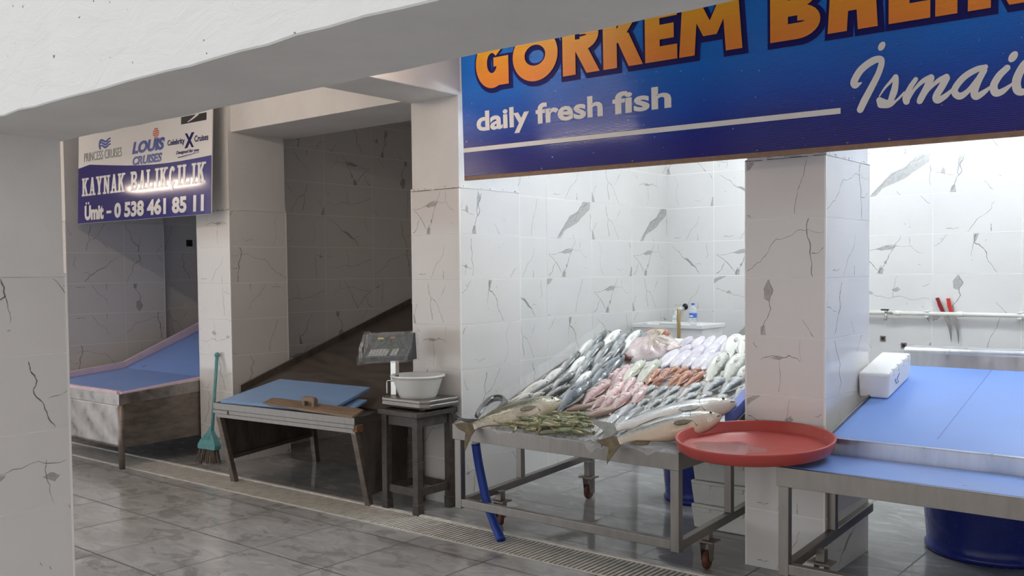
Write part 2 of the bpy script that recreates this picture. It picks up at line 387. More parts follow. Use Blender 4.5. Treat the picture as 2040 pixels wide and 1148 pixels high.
# ---------------------------------------------------------------- marble tiles
# printed marble designs: strokes (points in tile fractions, start and end width in mm) and grey patches
_D = [
 ([([(.22, .0), (.36, .25), (.52, .55), (.74, .85), (.95, 1)], 3, 5), ([(.97, .72), (.965, .45), (.97, .2)], 5, 3), ([(.56, .12), (.63, .0)], 4, 4), ([(.5, .45), (.62, .5), (.72, .7)], 2, 3)],
  [[(.22, .0), (.3, .02), (.38, .2), (.5, .3), (.66, .42), (.75, .55), (.95, .8), (.97, 1), (.8, 1), (.72, .78), (.62, .68), (.5, .6), (.42, .42), (.33, .25)]]),
 ([([(.36, .92), (.35, .8), (.31, .66), (.335, .55), (.28, .38), (.25, .2), (.2, .03)], 6, 5), ([(0, .52), (.12, .5), (.16, .45), (.24, .42)], 3, 2), ([(.02, .55), (.07, .74)], 2, 1), ([(.58, .25), (.63, .13), (.68, .02)], 2, 4)],
  [[(.31, .98), (.355, .82), (.315, .68), (.29, .5), (.31, .4), (.275, .46), (.285, .62), (.29, .8)], [(.22, .18), (.26, .2), (.27, .0), (.2, 0)], [(.09, .5), (.11, .64), (.14, .6), (.145, .46)]]),
 ([([(.2, 1), (.21, .7), (.2, .4), (.19, .0)], 3, 5), ([(.84, 1), (.9, .88), (.97, .76)], 2, 4), ([(.02, .68), (.1, .72), (.2, .76)], 4, 3), ([(.08, .9), (.1, .75)], 3, 2)],
  [[(.06, .7), (.1, .76), (.12, .72), (.1, .66)]]),
 ([([(.7, .75), (.66, .55), (.55, .38), (.47, .2), (.4, .02)], 2, 4), ([(.15, .12), (.24, .1), (.31, .14)], 4, 2), ([(.66, .22), (.67, .02)], 2, 9)], []),
 ([([(0, .62), (.15, .6), (.35, .66), (.55, .74), (.74, .72), (.8, .6), (.9, .52)], 3, 2), ([(.05, .6), (.18, .42), (.28, .22), (.36, .03)], 6, 4), ([(.62, .98), (.55, .76), (.5, .58), (.46, .4), (.4, .2), (.35, .02)], 3, 6), ([(.18, .4), (.13, .18), (0, .05)], 4, 5), ([(.72, .98), (.73, .75)], 2, 4)],
  [[(.3, .66), (.45, .74), (.58, .72), (.5, .64), (.38, .61)], [(.32, .02), (.4, .02), (.41, .14), (.36, .2)], [(.4, .3), (.45, .38), (.44, .26)]]),
 ([([(.18, .98), (.1, .78), (0, .66)], 4, 3), ([(.5, .98), (.475, .76), (.58, .62), (.62, .46), (.66, .25), (.74, .02)], 7, 3), ([(.475, .76), (.45, .55), (.455, .42)], 4, 2), ([(.45, .34), (.47, .32)], 4, 3)],
  [[(.47, .98), (.53, .98), (.5, .8), (.475, .74)]]),
 ([([(0, .62), (.14, .56), (.27, .48), (.48, .38), (.66, .42), (.97, .38)], 3, 3), ([(.58, .98), (.55, .72), (.52, .5), (.53, .38)], 2, 4), ([(.88, .7), (.97, .76)], 4, 2)],
  [[(0, .76), (.08, .86), (.2, .98), (.1, .97), (0, .9)], [(.5, .6), (.58, .68), (.62, .6), (.56, .55)], [(.18, .5), (.24, .58), (.28, .5)]]),
 ([([(.78, .98), (.74, .7), (.68, .5), (.64, .25), (.62, .0)], 3, 4), ([(.0, .1), (.1, .0)], 5, 3)], [[(0, .98), (.12, .98), (.06, .86), (0, .82)]]),
 ([([(0, .08), (.12, .22), (.26, .38), (.4, .66), (.6, .72), (.8, .8), (.99, .76)], 4, 2), ([(.8, .99), (.775, .82), (.82, .55), (.83, .3), (.85, .01)], 8, 7), ([(.83, .4), (.92, .41), (.98, .5)], 4, 4)], []),
 ([([(.31, .98), (.36, .8), (.31, .6), (.33, .48), (.25, .26), (.2, .04)], 5, 6), ([(.72, .32), (.78, .2), (.86, .02)], 2, 5)],
  [[(.3, .98), (.36, .8), (.31, .6), (.25, .64), (.24, .82)], [(.2, .02), (.27, .03), (.25, .2), (.2, .18)]]),
 ([([(.1, .9), (.3, .62), (.38, .5), (.62, .25), (.7, .05)], 3, 7), ([(.6, .3), (.75, .35)], 3, 2), ([(.85, .95), (.88, .6), (.83, .5)], 3, 3)], [[(.38, .54), (.46, .5), (.6, .28), (.52, .3)]]),
 ([([(.35, 1), (.36, .7), (.4, .58), (.38, .4), (.42, 0)], 4, 5), ([(.4, .6), (.52, .45), (.62, .15), (.66, 0)], 4, 3), ([(.7, .85), (.62, .62)], 4, 2), ([(.05, .2), (.12, .45)], 3, 2)], [[(.0, .0), (.08, .0), (.03, .22), (0, .3)]]),
 ([([(.15, .98), (.22, .6), (.2, .3), (.26, 0)], 2, 3), ([(.6, .2), (.7, .15), (.78, .22)], 3, 2), ([(.9, .98), (.97, .8)], 3, 7)], [[(.93, .0), (1, .0), (1, .3), (.97, .26)]]),
 ([([(.2, .6), (.35, .68), (.44, .62), (.56, .7), (.7, .6)], 4, 5), ([(.44, .62), (.45, .3), (.43, .0)], 3, 4), ([(.7, .98), (.72, .6)], 3, 2), ([(.1, .9), (.16, .8)], 5, 3)], [[(.3, .64), (.42, .69), (.5, .66), (.42, .61)]]),
]
def make_design(d, seed):
    r = random.Random(seed); st = []
    for pts, w0, w1 in d[0]:
        P = [(x * .6, y * .3) for x, y in pts]
        for _ in range(2): # break every span into jagged shorter ones
            Q = [P[0]]
            for a, b in zip(P, P[1:]):
                L = math.hypot(b[0] - a[0], b[1] - a[1]); k = r.uniform(-.13, .13) * L
                Q += [((a[0] + b[0]) / 2 - (b[1] - a[1]) / L * k, (a[1] + b[1]) / 2 + (b[0] - a[0]) / L * k), b]
            P = Q
        n = len(P) - 1
        st.append([(x, y, (w0 + (w1 - w0) * i / n) * .00088 * r.uniform(.5, 1.25) * (.45 if i in (0, n) else 1)) for i, (x, y) in enumerate(P)])
    for _ in range(r.randint(0, 2)):
        x, y, a = r.uniform(.04, .56), r.uniform(.04, .26), r.uniform(-PI, PI); st.append([(x + math.cos(a) * .008 * i, y + math.sin(a) * .008 * i, .0028 - .0006 * i) for i in range(3)])
    pa = []
    for poly in d[1]:
        q = []
        for a, b in zip(poly, poly[1:] + poly[:1]):
            for f in (0, .33, .66): q.append(((a[0] + (b[0] - a[0]) * f) * .6 + r.uniform(-.0022, .0022), (a[1] + (b[1] - a[1]) * f) * .3 + r.uniform(-.0022, .0022)))
        pa.append(q)
    return st, pa
DESIGNS = [make_design(d, 40 + i) for i, d in enumerate(_D)]

def tile_face(mb, p0, du, dn, width, z0, z1, joints, seed, gap=.0019, fixed=None):
    """rows of 0.6 x 0.3 m glazed tiles on one upright face, with their printed veins"""
    r = random.Random(seed); p0 = V(p0); du = V(du).normalized(); dn = V(dn).normalized(); up = V((0, 0, 1))
    P = lambda u, z, e: p0 + du * u + up * z + dn * e
    js = [0.] + [j for j in joints if .015 < j < width - .015] + [width]
    z = z0; row = 0; last = -1
    mb.add([P(0, z0, 0), P(width, z0, 0), P(width, z1, 0), P(0, z1, 0)], [(0, 1, 2, 3)], 0)
    while z < z1 - .01:
        zt = min(z + .3, z1)
        for a, b in zip(js, js[1:]):
            g = gap
            mb.add([P(a + g, z + g, .0012), P(b - g, z + g, .0012), P(b - g, zt - g, .0012), P(a + g, zt - g, .0012)], [(0, 1, 2, 3)], 1)
            k = r.randrange(1, len(DESIGNS))
            if k == last: k = 1 + (k + 5) % (len(DESIGNS) - 1)
            last = k
            fx = r.random() < .35; fy = r.random() < .25
            w = b - a; h = zt - z; sh = r.uniform(0, .6 - w) if w < .6 else 0.
            if fixed and (round(a, 2), round(z, 1)) in fixed:
                k = fixed[(round(a, 2), round(z, 1))]; fx = k < 0; k = abs(k) % 20; fy = False; sh = 0.; narrow = w / .6
            else: narrow = 1.
            st, pa = DESIGNS[k]
            def tr(x, y):
                x = .6 - x if fx else x; y = .3 - y if fy else y
                return x * narrow - sh, y
            ok = lambda x, y: g <= x <= w - g and g <= y <= h - g
            for s in st:
                prev = None
                for i, (x, y, wd) in enumerate(s):
                    x2, y2, _ = s[min(i + 1, len(s) - 1)]; x1, y1, _ = s[max(i - 1, 0)]
                    d = math.hypot(x2 - x1, y2 - y1) or 1; nx, ny = -(y2 - y1) / d * wd / 2, (x2 - x1) / d * wd / 2
                    A = tr(x + nx, y + ny); B = tr(x - nx, y - ny)
                    if prev and all(ok(*q) for q in (A, B, *prev)):
                        q = [prev[0], A, B, prev[1]]
                        mb.add([P(a + u, z + t, .0016) for u, t in q], [(0, 1, 2, 3)], 2)
                    prev = (A, B)
            for poly in (pa if (fixed and (round(a, 2), round(z, 1)) in fixed) or r.random() < .45 else ()):
                q = [tr(x, y) for x, y in poly]; q = [(min(max(u, g), w - g), min(max(t, g), h - g)) for u, t in q]
                if max(u for u, t in q) - min(u for u, t in q) > .004 and max(t for u, t in q) - min(t for u, t in q) > .004:
                    mb.add([P(a + u, z + t, .0014) for u, t in q], [list(range(len(q)))], 3)
        z = zt; row += 1
TM = ['grout', 'tile', 'vein', 'patch', 'plaster', 'trim']

def tiled_wall(name, p0, du, dn, width, height, joints, seed, fixed=None):
    mb = MB(); tile_face(mb, p0, du, dn, width, 0, height, joints, seed, fixed=fixed)
    p0 = V(p0); du = V(du); dn = V(dn).normalized()
    # the masonry behind the tiles
    a = p0 - dn * .002; b = a + du * width; k = -dn * .06; z = V((0, 0, height))
    mb.hexa([a, b, b + k, a + k], [a + z, b + z, b + k + z, a + k + z], 4)
    o = mb.build(name, TM, fix=False); o['kind'] = 'structure'; return o

def pillar(name, x0, x1, y0, y1, ztile, ztop, seed, z0=0., faces='fr', side=(), fixed=None):
    """square pillar: tiles below, painted plaster above, pale edge trim at its corners"""
    mb = MB(); e = .004
    mb.box(x0 + e, x1 - e, y0 + e, y1 - e, 0, ztile, 0)
    mb.box(x0 + .006, x1 - .006, y0 + .006, y1 - .006, ztile, ztop, 4)
    # torn mortar line where tile meets plaster
    r = random.Random(seed)
    zz = [ztile]
    while zz[-1] > .3 - 1e-6 + z0: zz.append(zz[-1] - .3)
    zb = zz[-1]
    def face(p0, du, dn, w, sd, fixed=None):
        if zb > .02: tile_face(mb, p0, du, dn, w, 0, zb, side, sd + 50)
        tile_face(mb, p0, du, dn, w, max(zb, 0), ztile, side, sd, fixed=fixed)
    if 'f' in faces: face((x0, y0, 0), (1, 0, 0), (0, -1, 0), x1 - x0, seed, fixed)
    if 'r' in faces: face((x1, y0, 0), (0, 1, 0), (1, 0, 0), y1 - y0, seed + 1)
    if 'l' in faces: face((x0, y1, 0), (0, -1, 0), (-1, 0, 0), y1 - y0, seed + 2)
    if 'b' in faces: face((x1, y1, 0), (-1, 0, 0), (0, 1, 0), x1 - x0, seed + 3)
    t = .007
    for cx, cy in ((x0, y0), (x1, y0), (x1, y1), (x0, y1)):
        sx = -1 if cx == x0 else 1; sy = -1 if cy == y0 else 1
        mb.box(min(cx + sx * .002, cx - sx * t), max(cx + sx * .002, cx - sx * t), min(cy + sy * .002, cy - sy * t), max(cy + sy * .002, cy - sy * t), 0, ztile, 5)
    # ragged plaster lip
    n = 14
    for k in range(n):
        a = x0 + (x1 - x0) * k / n; b = x0 + (x1 - x0) * (k + 1) / n
        if r.random() < .8: mb.box(a, b, y0 - .006 - r.random() * .001, y0 + .01, ztile - .001, ztile + .0015 + r.random() * .003, 2)
        mb.box(a, b, y0 - .001 - r.random() * .004, y0 + .02, ztile + .001, ztile + .006 + r.random() * .012, 4)
        a = y0 + (y1 - y0) * k / n; b = y0 + (y1 - y0) * (k + 1) / n
        mb.box(x1 - .02, x1 + .001 + r.random() * .004, a, b, ztile + .001, ztile + .006 + r.random() * .012, 4)
    o = mb.build(name, TM, fix=False); o['kind'] = 'structure'; return o

def plain(name, x0, x1, y0, y1, z0, z1, m, bevel=0.):
    o = MB().box(x0, x1, y0, y1, z0, z1).build(name, m, bevel=bevel); o['kind'] = 'structure'; return o

YF = 4.525; YB = 7.425; CEIL = 3.06
plain('floor', -12.5, 4.0, -7., 8., -.1, 0., 'floor')
plain('ceiling', -12.5, 4.0, 1.34, 7.6, CEIL, CEIL + .1, 'ceil')
grid = [-2.03 + .6 * k for k in range(-12, 8)]
# back walls and stall side walls
def wall(name, p0, p1, dn, joints0, seed, fixed=None):
    p0 = V((*p0, 0)); p1 = V((*p1, 0)); w = (p1 - p0).length
    return tiled_wall(name, p0, (p1 - p0).normalized(), dn, w, CEIL, joints0, seed, fixed)
wall('wall_back', (-4.289, YB), (1.1, YB), (0, -1, 0), [g + 4.289 for g in grid], 11,
     {(round(g + 4.289, 2), z): k for g, col in ((-2.63, ((2.4, 3), (2.1, 0), (1.8, 2), (1.5, 4), (1.2, 6), (.9, 12))), (-2.03, ((2.4, 5), (2.1, 1), (1.8, 3), (1.5, 5), (1.2, 9), (.9, 7))), (-3.83, ((2.1, 10), (1.8, 3), (1.5, 4), (1.2, 6), (.9, 0))), (-4.289, ((2.1, 12), (1.8, 3), (1.5, 10), (1.2, 3)))) for z, k in col})
wall('wall_left_fish_stall', (-4.289, YB), (-4.289, 5.14), (1, 0, 0), [.6 * k for k in range(1, 5)], 23,
     {(1.2, 2.1): -3, (.6, 2.1): -11, (0., 2.1): -13, (1.2, 1.8): -20, (.6, 1.8): -11, (0., 1.8): -20, (1.8, 1.8): -7, (1.2, 1.5): -4, (.6, 1.5): -12, (0., 1.5): -4, (1.8, 1.5): -3, (1.8, 1.2): -10, (1.2, 1.2): -7, (.6, 1.2): -4, (0., 1.2): -11, (1.2, .9): -5, (1.8, .9): -11, (.6, .9): -10})
wall('wall_right_stall', (1.1, 5.14), (1.1, YB), (-1, 0, 0), [.6 * k for k in range(1, 5)], 25)
wall('wall_left_empty_stall', (-6.97, YB), (-6.97, 5.0), (1, 0, 0), [YB - 6.31 + .6 * k for k in range(-1, 4)], 37)
wall('wall_back_empty_stall', (-6.97, YB), (-4.41, YB), (0, -1, 0), [.6 * k for k in range(1, 5)], 39)
wall('wall_right_empty_stall', (-4.41, 5.14), (-4.41, YB), (-1, 0, 0), [.6 * k for k in range(1, 5)], 41)
wall('wall_left_end_stall', (-9.2, YB), (-9.2, 5.27), (1, 0, 0), [.45 + .6 * k for k in range(0, 4)], 53)
wall('wall_back_end_stall', (-9.2, YB), (-7.09, YB), (0, -1, 0), [.6 * k for k in range(1, 4)], 55)
wall('wall_right_end_stall', (-7.09, 5.1), (-7.09, YB), (-1, 0, 0), [.6 * k for k in range(1, 4)], 57)
# pillars of the stall front
pillar('pillar_1', -2.154, -1.733, YF, 5.148, 2.1, CEIL, 61, faces='frlb', fixed={(0., 1.8): 7, (0., 1.5): 8, (0., 1.2): 9, (0., .9): 13, (0., .6): 6, (0., .3): 3, (0., 0.): 3})
pillar('pillar_2', -4.606, -4.162, YF, 5.148, 2.1, CEIL, 71, faces='frlb', fixed={(0., 1.8): 4, (0., 1.5): 3, (0., 1.2): 11, (0., .9): 13, (0., .6): 9, (0., .3): 8, (0., 0.): 7})
pillar('pillar_3', -7.131, -6.656, 4.463, 5.03, 2.08, CEIL, 81, faces='frlb')
pillar('pillar_4', -9.5, -9.05, 4.25, 5.275, 2.08, CEIL, 91, faces='fr', side=[.585])
pillar('pillar_5', .72, 1.15, YF, 5.148, 2.1, CEIL, 95, faces='fl')
# near row: pillar and the low beam it carries
pillar('pillar_6', -4.15, -3.721, 1.345, 1.745, 1.542, 2.085, 102, faces='frlb')
def beam():
    mb = MB(); r = random.Random(4); n = 150
    x0, x1, y0, y1, z0, z1 = -12.5, 4.0, 1.34, 1.755, 2.08, CEIL
    fr, bk = [], []
    for i in range(n + 1):
        x = x0 + (x1 - x0) * i / n
        jz = r.uniform(-.003, .004) + (.01 if r.random() < .07 else 0)
        fr.append(V((x, y0 + r.uniform(-.002, .002), z0 + jz))); bk.append(V((x, y1, z0 + r.uniform(-.002, .002))))
    for i in range(n):
        a, b, c, d = fr[i], fr[i + 1], bk[i + 1], bk[i]
        q = V((0, .004, -.004))
        up = V((0, 0, z1 - z0))
        mb.add([a, b, b + up, a + up], [(0, 1, 2, 3)]); mb.add([a, b, b + q, a + q], [(0, 1, 2, 3)])
        mb.add([a + q, b + q, c, d], [(0, 1, 2, 3)], 1); mb.add([d, c, c + up, d + up], [(0, 1, 2, 3)], 1)
    o = mb.build('beam_near', ['beam', 'plaster']); o['kind'] = 'structure'
beam()
plain('beam_cross', -4.606, -4.162, 1.755, YF + .01, 2.70, CEIL, 'plaster', .006)
plain('lintel_1', -9.5, -4.4, 4.50, 5.1, 2.715, CEIL, 'plaster', .006)
plain('lintel_2', -4.4, 1.2, 4.55, 5.1, 2.72, CEIL, 'plaster', .006)
plain('wall_left', -12.5, -12.4, 1.34, 7.6, 0, CEIL, 'plaster')
plain('wall_left_return', -12.4, -9.5, 4.25, 4.35, 0, CEIL, 'plaster')
plain('wall_right', 3.9, 4.0, 1.34, 7.6, 0, CEIL, 'plaster')
plain('wall_right_return', 1.15, 3.9, YF, YF + .1, 0, CEIL, 'plaster')

# drain channel in the floor: two kerbs and a slatted grating
def drain():
    t = thing('floor_drain', 'long slatted white drain grating let into the floor along the stall fronts', 'drain', (-5.0, 3.95, 0))
    sl = .022
    yl = lambda x: 3.955 + sl * x * .9
    X0, X1 = -12.3, 3.8
    mb = MB()
    for off, w, h in ((.0, .012, .004), (.285, .028, .012)):
        a = (X0, yl(X0) + off, 0); b = (X1, yl(X1) + off, 0)
        mb.hexa([a, b, (X1, yl(X1) + off + w, 0), (X0, yl(X0) + off + w, 0)], [V(p) + V((0, 0, h)) for p in (a, b, (X1, yl(X1) + off + w, 0), (X0, yl(X0) + off + w, 0))])
    mb.build('channel_edge', 'grating', t)
    mb = MB(); x = X0
    while x < X1:
        y = yl(x)
        mb.box(x, x + .017, y + .012, y + .285, .001, .005)
        x += .03
    mb.build('grating', 'grating', t)
    mb = MB(); mb.hexa([(X0, yl(X0), .0002), (X1, yl(X1), .0002), (X1, yl(X1) + .3, .0002), (X0, yl(X0) + .3, .0002)],
                       [(X0, yl(X0), .0008), (X1, yl(X1), .0008), (X1, yl(X1) + .3, .0008), (X0, yl(X0) + .3, .0008)])
    mb.build('trough', 'trough', t)
M['grating'] = mat('pale_grating', (.70, .67, .62), .5, var=.25, scale=14)
M['trough'] = mat('shade_dark_trough', (.12, .115, .105), .35, var=.3, scale=20)  # dark sheet under the slats paints the shade in their gaps
drain()

# ---------------------------------------------------------------- lamps
def tube_lamp(label, a, b, m, z_hang, group):
    a = V(a); b = V(b); c = (a + b) / 2; d = (b - a).normalized()
    t = thing('tube_lamp', label, 'lamp', c, group)
    MB().bar(a - d * .04 + V((0, 0, .035)), b + d * .04 + V((0, 0, .035)), .05, .04).build('housing', 'housing', t, .004)
    MB().tube([a, b], .014, 12).build('tube', m, t)
    for p in (a - d * .02, b + d * .02): MB().bar(p + V((0, 0, .03)), p - V((0, 0, .02)), .02, .03, (1, 0, 0)).build('end_socket', 'white_plastic', t)
    if z_hang > .06:
        for f in (.2, .8):
            p = a.lerp(b, f); MB().tube([p + V((0, 0, .05)), p + V((0, 0, z_hang))], .004, 6).build('hanger', 'steel', t)
    return t
G_ = 'tube lamps above the stalls'
tube_lamp('lit fluorescent tube under the lintel above the fish display', (-3.55, 4.95, 2.655), (-2.35, 4.95, 2.655), 'tube_lintel', 0, G_)
tube_lamp('lit fluorescent tube under the lintel above the bare blue slope', (-1.3, 4.95, 2.655), (-.1, 4.95, 2.655), 'tube_lintel', 0, G_)
tube_lamp('lit fluorescent tube on the stall ceiling above the cuttlefish', (-3.5, 6.1, 2.97), (-2.3, 6.1, 2.97), 'tube_light', .08, G_)
tube_lamp('lit fluorescent tube on the stall ceiling behind the bare blue slope', (-1.5, 6.3, 2.97), (-.3, 6.3, 2.97), 'tube_light', .08, G_)
tube_lamp('lit fluorescent tube hanging in the aisle before the long blue sign', (-4.08, 3.6, 2.80), (-3.3, 3.6, 2.80), 'tube_aisle_soft', .26, G_)
tube_lamp('lit fluorescent tube hanging in the aisle beyond the far stall', (-10.9, 2.7, 2.72), (-9.4, 2.7, 2.72), 'tube_aisle', .34, G_)
tube_lamp('added fluorescent fill tube hanging in the aisle before the low steel table', (-6.5, 2.75, 2.9), (-5.3, 2.75, 2.9), 'tube_aisle', .16, G_)  # added fill lamp, brightens the empty stall
tube_lamp('added fluorescent fill tube hanging in the aisle before the bare blue slope', (-.9, 2.75, 2.9), (.3, 2.75, 2.9), 'tube_aisle_soft', .16, G_)  # added fill lamp out of view, evens the light on the pillar fronts

# ---------------------------------------------------------------- steel display tables with castors
CASTER = []
def caster(parent, x, y, ztop, ang=0.):
    """post, plate, fork and wheel under a table rail; wheel on the floor"""
    post = MB().box(x - .022, x + .022, y - .022, y + .022, .155, ztop).build('caster_post', 'steel', parent, .002)
    c = MB().box(x - .055, x + .055, y - .045, y + .045, .147, .155)
    for s in (-1, 1):
        k = V((x + s * .024, y, .1))
        c.hexa([k + V((-.002, -.018, -.055)), k + V((.002, -.018, -.055)), k + V((.002, .018, -.055)), k + V((-.002, .018, -.055))],
               [k + V((-.002, -.035, .047)), k + V((.002, -.035, .047)), k + V((.002, .035, .047)), k + V((-.002, .035, .047))])
    c.lathe([(.02, .0), (.026, .008), (.02, .014)], (x, y, .134), 14)
    fork = c.build('caster', 'steel_dark', parent, label='dull swivelling castor with a brown wheel')
    w = MB().lathe([(.0, -.015), (.03, -.015), (.044, -.014), (.049, -.006), (.049, .006), (.044, .014), (.03, .015), (.0, .015)], (x, y, .0505), 24, axis=(math.cos(ang), math.sin(ang), 0))
    w.build('wheel', 'caster_red', fork)

def display_table(name, label, x0, x1, yf, bed_x0, bed_x1, slope, top_mat, incl_y0, incl_z0, incl_y1, back_x=None, cat='display table'):
    t = thing(name, label, cat, ((x0 + x1) / 2, yf + .7, 0))
    rz = lambda y: .195 + .05 * (y - yf)
    # shallow front tray with a folded lip
    m = MB(); zt = .66; zb = .572
    m.box(x0, x1, yf, yf + .004, zb, zt); m.box(x0, x1, yf, yf + .018, zt - .003, zt)
    m.box(x0, x0 + .004, yf + .004, 4.5, zb, zt); m.box(x1 - .004, x1, yf + .004, 4.5, zb, zt)
    m.box(x0 + .004, x1 - .004, yf + .018, 4.44, .646, .652)
    m.box(x0 + .004, x1 - .004, 4.44, 4.5, .6, .652)
    m.build('front_tray', 'steel', t, .0015)
    for sx, x in ((0, x0 + .03), (1, x1 - .03)):
        MB().box(x - .024, x + .024, yf + .01, yf + .05, .165, zb).build('leg', 'steel', t, .003)
        MB().box(x - .02, x + .02, 4.56, 4.60, rz(4.58) + .02, .66).build('leg', 'steel', t, .003)
        xb = x if back_x is None or sx else back_x
        MB().box(xb - .02, xb + .02, 5.34, 5.38, 0, incl_z0 + slope * (5.36 - incl_y0) - .03).build('leg', 'steel', t, .003)
        MB().bar((x, yf + .05, rz(yf)), (x, 5.36 if back_x is None or sx else 5.12, rz(5.36 if back_x is None or sx else 5.12)), .04, .045).build('side_rail', 'steel', t, .003)
        caster(t, x + (.04 if sx == 0 else -.0), 4.33, rz(4.33), .9 if sx == 0 else .15)
        (back_x is None or sx) and caster(t, x + (.09 if sx == 0 else -.06), 5.2, rz(5.2), .1)
    MB().box(x0 + .054, x1 - .054, yf + .01, yf + .05, .175, .222).build('front_rail', 'steel', t, .003)
    # sloped bed
    a, b = bed_x0, bed_x1; y0, z0, y1 = incl_y0, incl_z0, incl_y1; z1 = z0 + slope * (y1 - y0)
    MB().hexa([(a, y0, z0 - .02), (b, y0, z0 - .02), (b, y1, z1 - .02), (a, y1, z1 - .02)], [(a, y0, z0), (b, y0, z0), (b, y1, z1), (a, y1, z1)]).build('sloped_bed', top_mat, t, .002)
    m = MB()
    for x in (a - .012, b):
        m.hexa([(x, y0, z0 - .05), (x + .012, y0, z0 - .05), (x + .012, y1, z1 - .05), (x, y1, z1 - .05)], [(x, y0, z0 + .018), (x + .012, y0, z0 + .018), (x + .012, y1, z1 + .018), (x, y1, z1 + .018)])
    m.hexa([(a, y0, z0 - .05), (b, y0, z0 - .05), (b, y1, z1 - .05), (a, y1, z1 - .05)], [(a, y0, z0 - .022), (b, y0, z0 - .022), (b, y1, z1 - .022), (a, y1, z1 - .022)])
    m.build('bed_frame', 'steel', t, .002)
    return t, (a, b, y0, z0, y1, z1)

fish_table, FB = display_table('fish_table', 'steel fish display table on castors, heaped with fish and prawns', -3.742, -2.245, 3.985, -3.70, -2.19, .336, 'white_plastic', 4.245, .664, 5.52)
# blue side board of the fish bed
m = MB(); zf = lambda y: .664 + .336 * (y - 4.245)
m.hexa([(-2.245, 4.47, zf(4.47)), (-2.19, 4.47, zf(4.47)), (-2.19, 4.84, zf(4.84)), (-2.245, 4.84, zf(4.84))],
       [(-2.245, 4.47, zf(4.47) + .075), (-2.19, 4.47, zf(4.47) + .075), (-2.19, 4.84, zf(4.84) + .09), (-2.245, 4.84, zf(4.84) + .09)])
m.build('side_board', 'blue_edge', fish_table, .002, label='thick blue board along the right edge of the bed')

bare_table, BB = display_table('display_table', 'bare steel display table on castors with an empty sloping blue bed', -1.743, .2, 3.97, -1.665, .2, .222, 'blue_board', 4.40, .735, 5.55, -.85)
a, b, y0, z0, y1, z1 = BB
m = MB().box(-1.725, .19, 3.99, 4.385, .652, .662)
m.build('front_board', 'blue_board', bare_table, .002)
m = MB().box(a - .012, b, 4.385, 4.397, .652, .738); m.box(a - .012, b, 4.379, 4.405, .736, .741); m.build('step_rail', 'steel_bright', bare_table, .0015)
m = MB(); m.tube([(a - .01, 5.60, z1 + .075), (b, 5.60, z1 + .075)], .028, 12)
m.hexa([(a - .01, y1, z1 - .02), (b, y1, z1 - .02), (b, 5.575, z1 - .02), (a - .01, 5.575, z1 - .02)], [(a - .01, 5.572, z1 + .07), (b, 5.572, z1 + .07), (b, 5.60, z1 + .1), (a - .01, 5.60, z1 + .1)])
m.hexa([(a - .01, 5.60, z1 + .07), (b, 5.60, z1 + .07), (b, 5.72, z1 + .085), (a - .01, 5.72, z1 + .085)], [(a - .01, 5.60, z1 + .103), (b, 5.60, z1 + .103), (b, 5.72, z1 + .105), (a - .01, 5.72, z1 + .105)])
m.build('back_rim', 'steel_bright', bare_table, .002)
m = MB(); sx = -1.21
m.hexa([(sx, y0 + .005, z0 + .0002), (sx + .004, y0 + .005, z0 + .0002), (sx + .004, y1 - .01, z1 - .002), (sx, y1 - .01, z1 - .002)],
       [(sx, y0 + .005, z0 + .001), (sx + .004, y0 + .005, z0 + .001), (sx + .004, y1 - .01, z1 - .0012), (sx, y1 - .01, z1 - .0012)])
m.build('board_seam', 'blue_edge', bare_table)

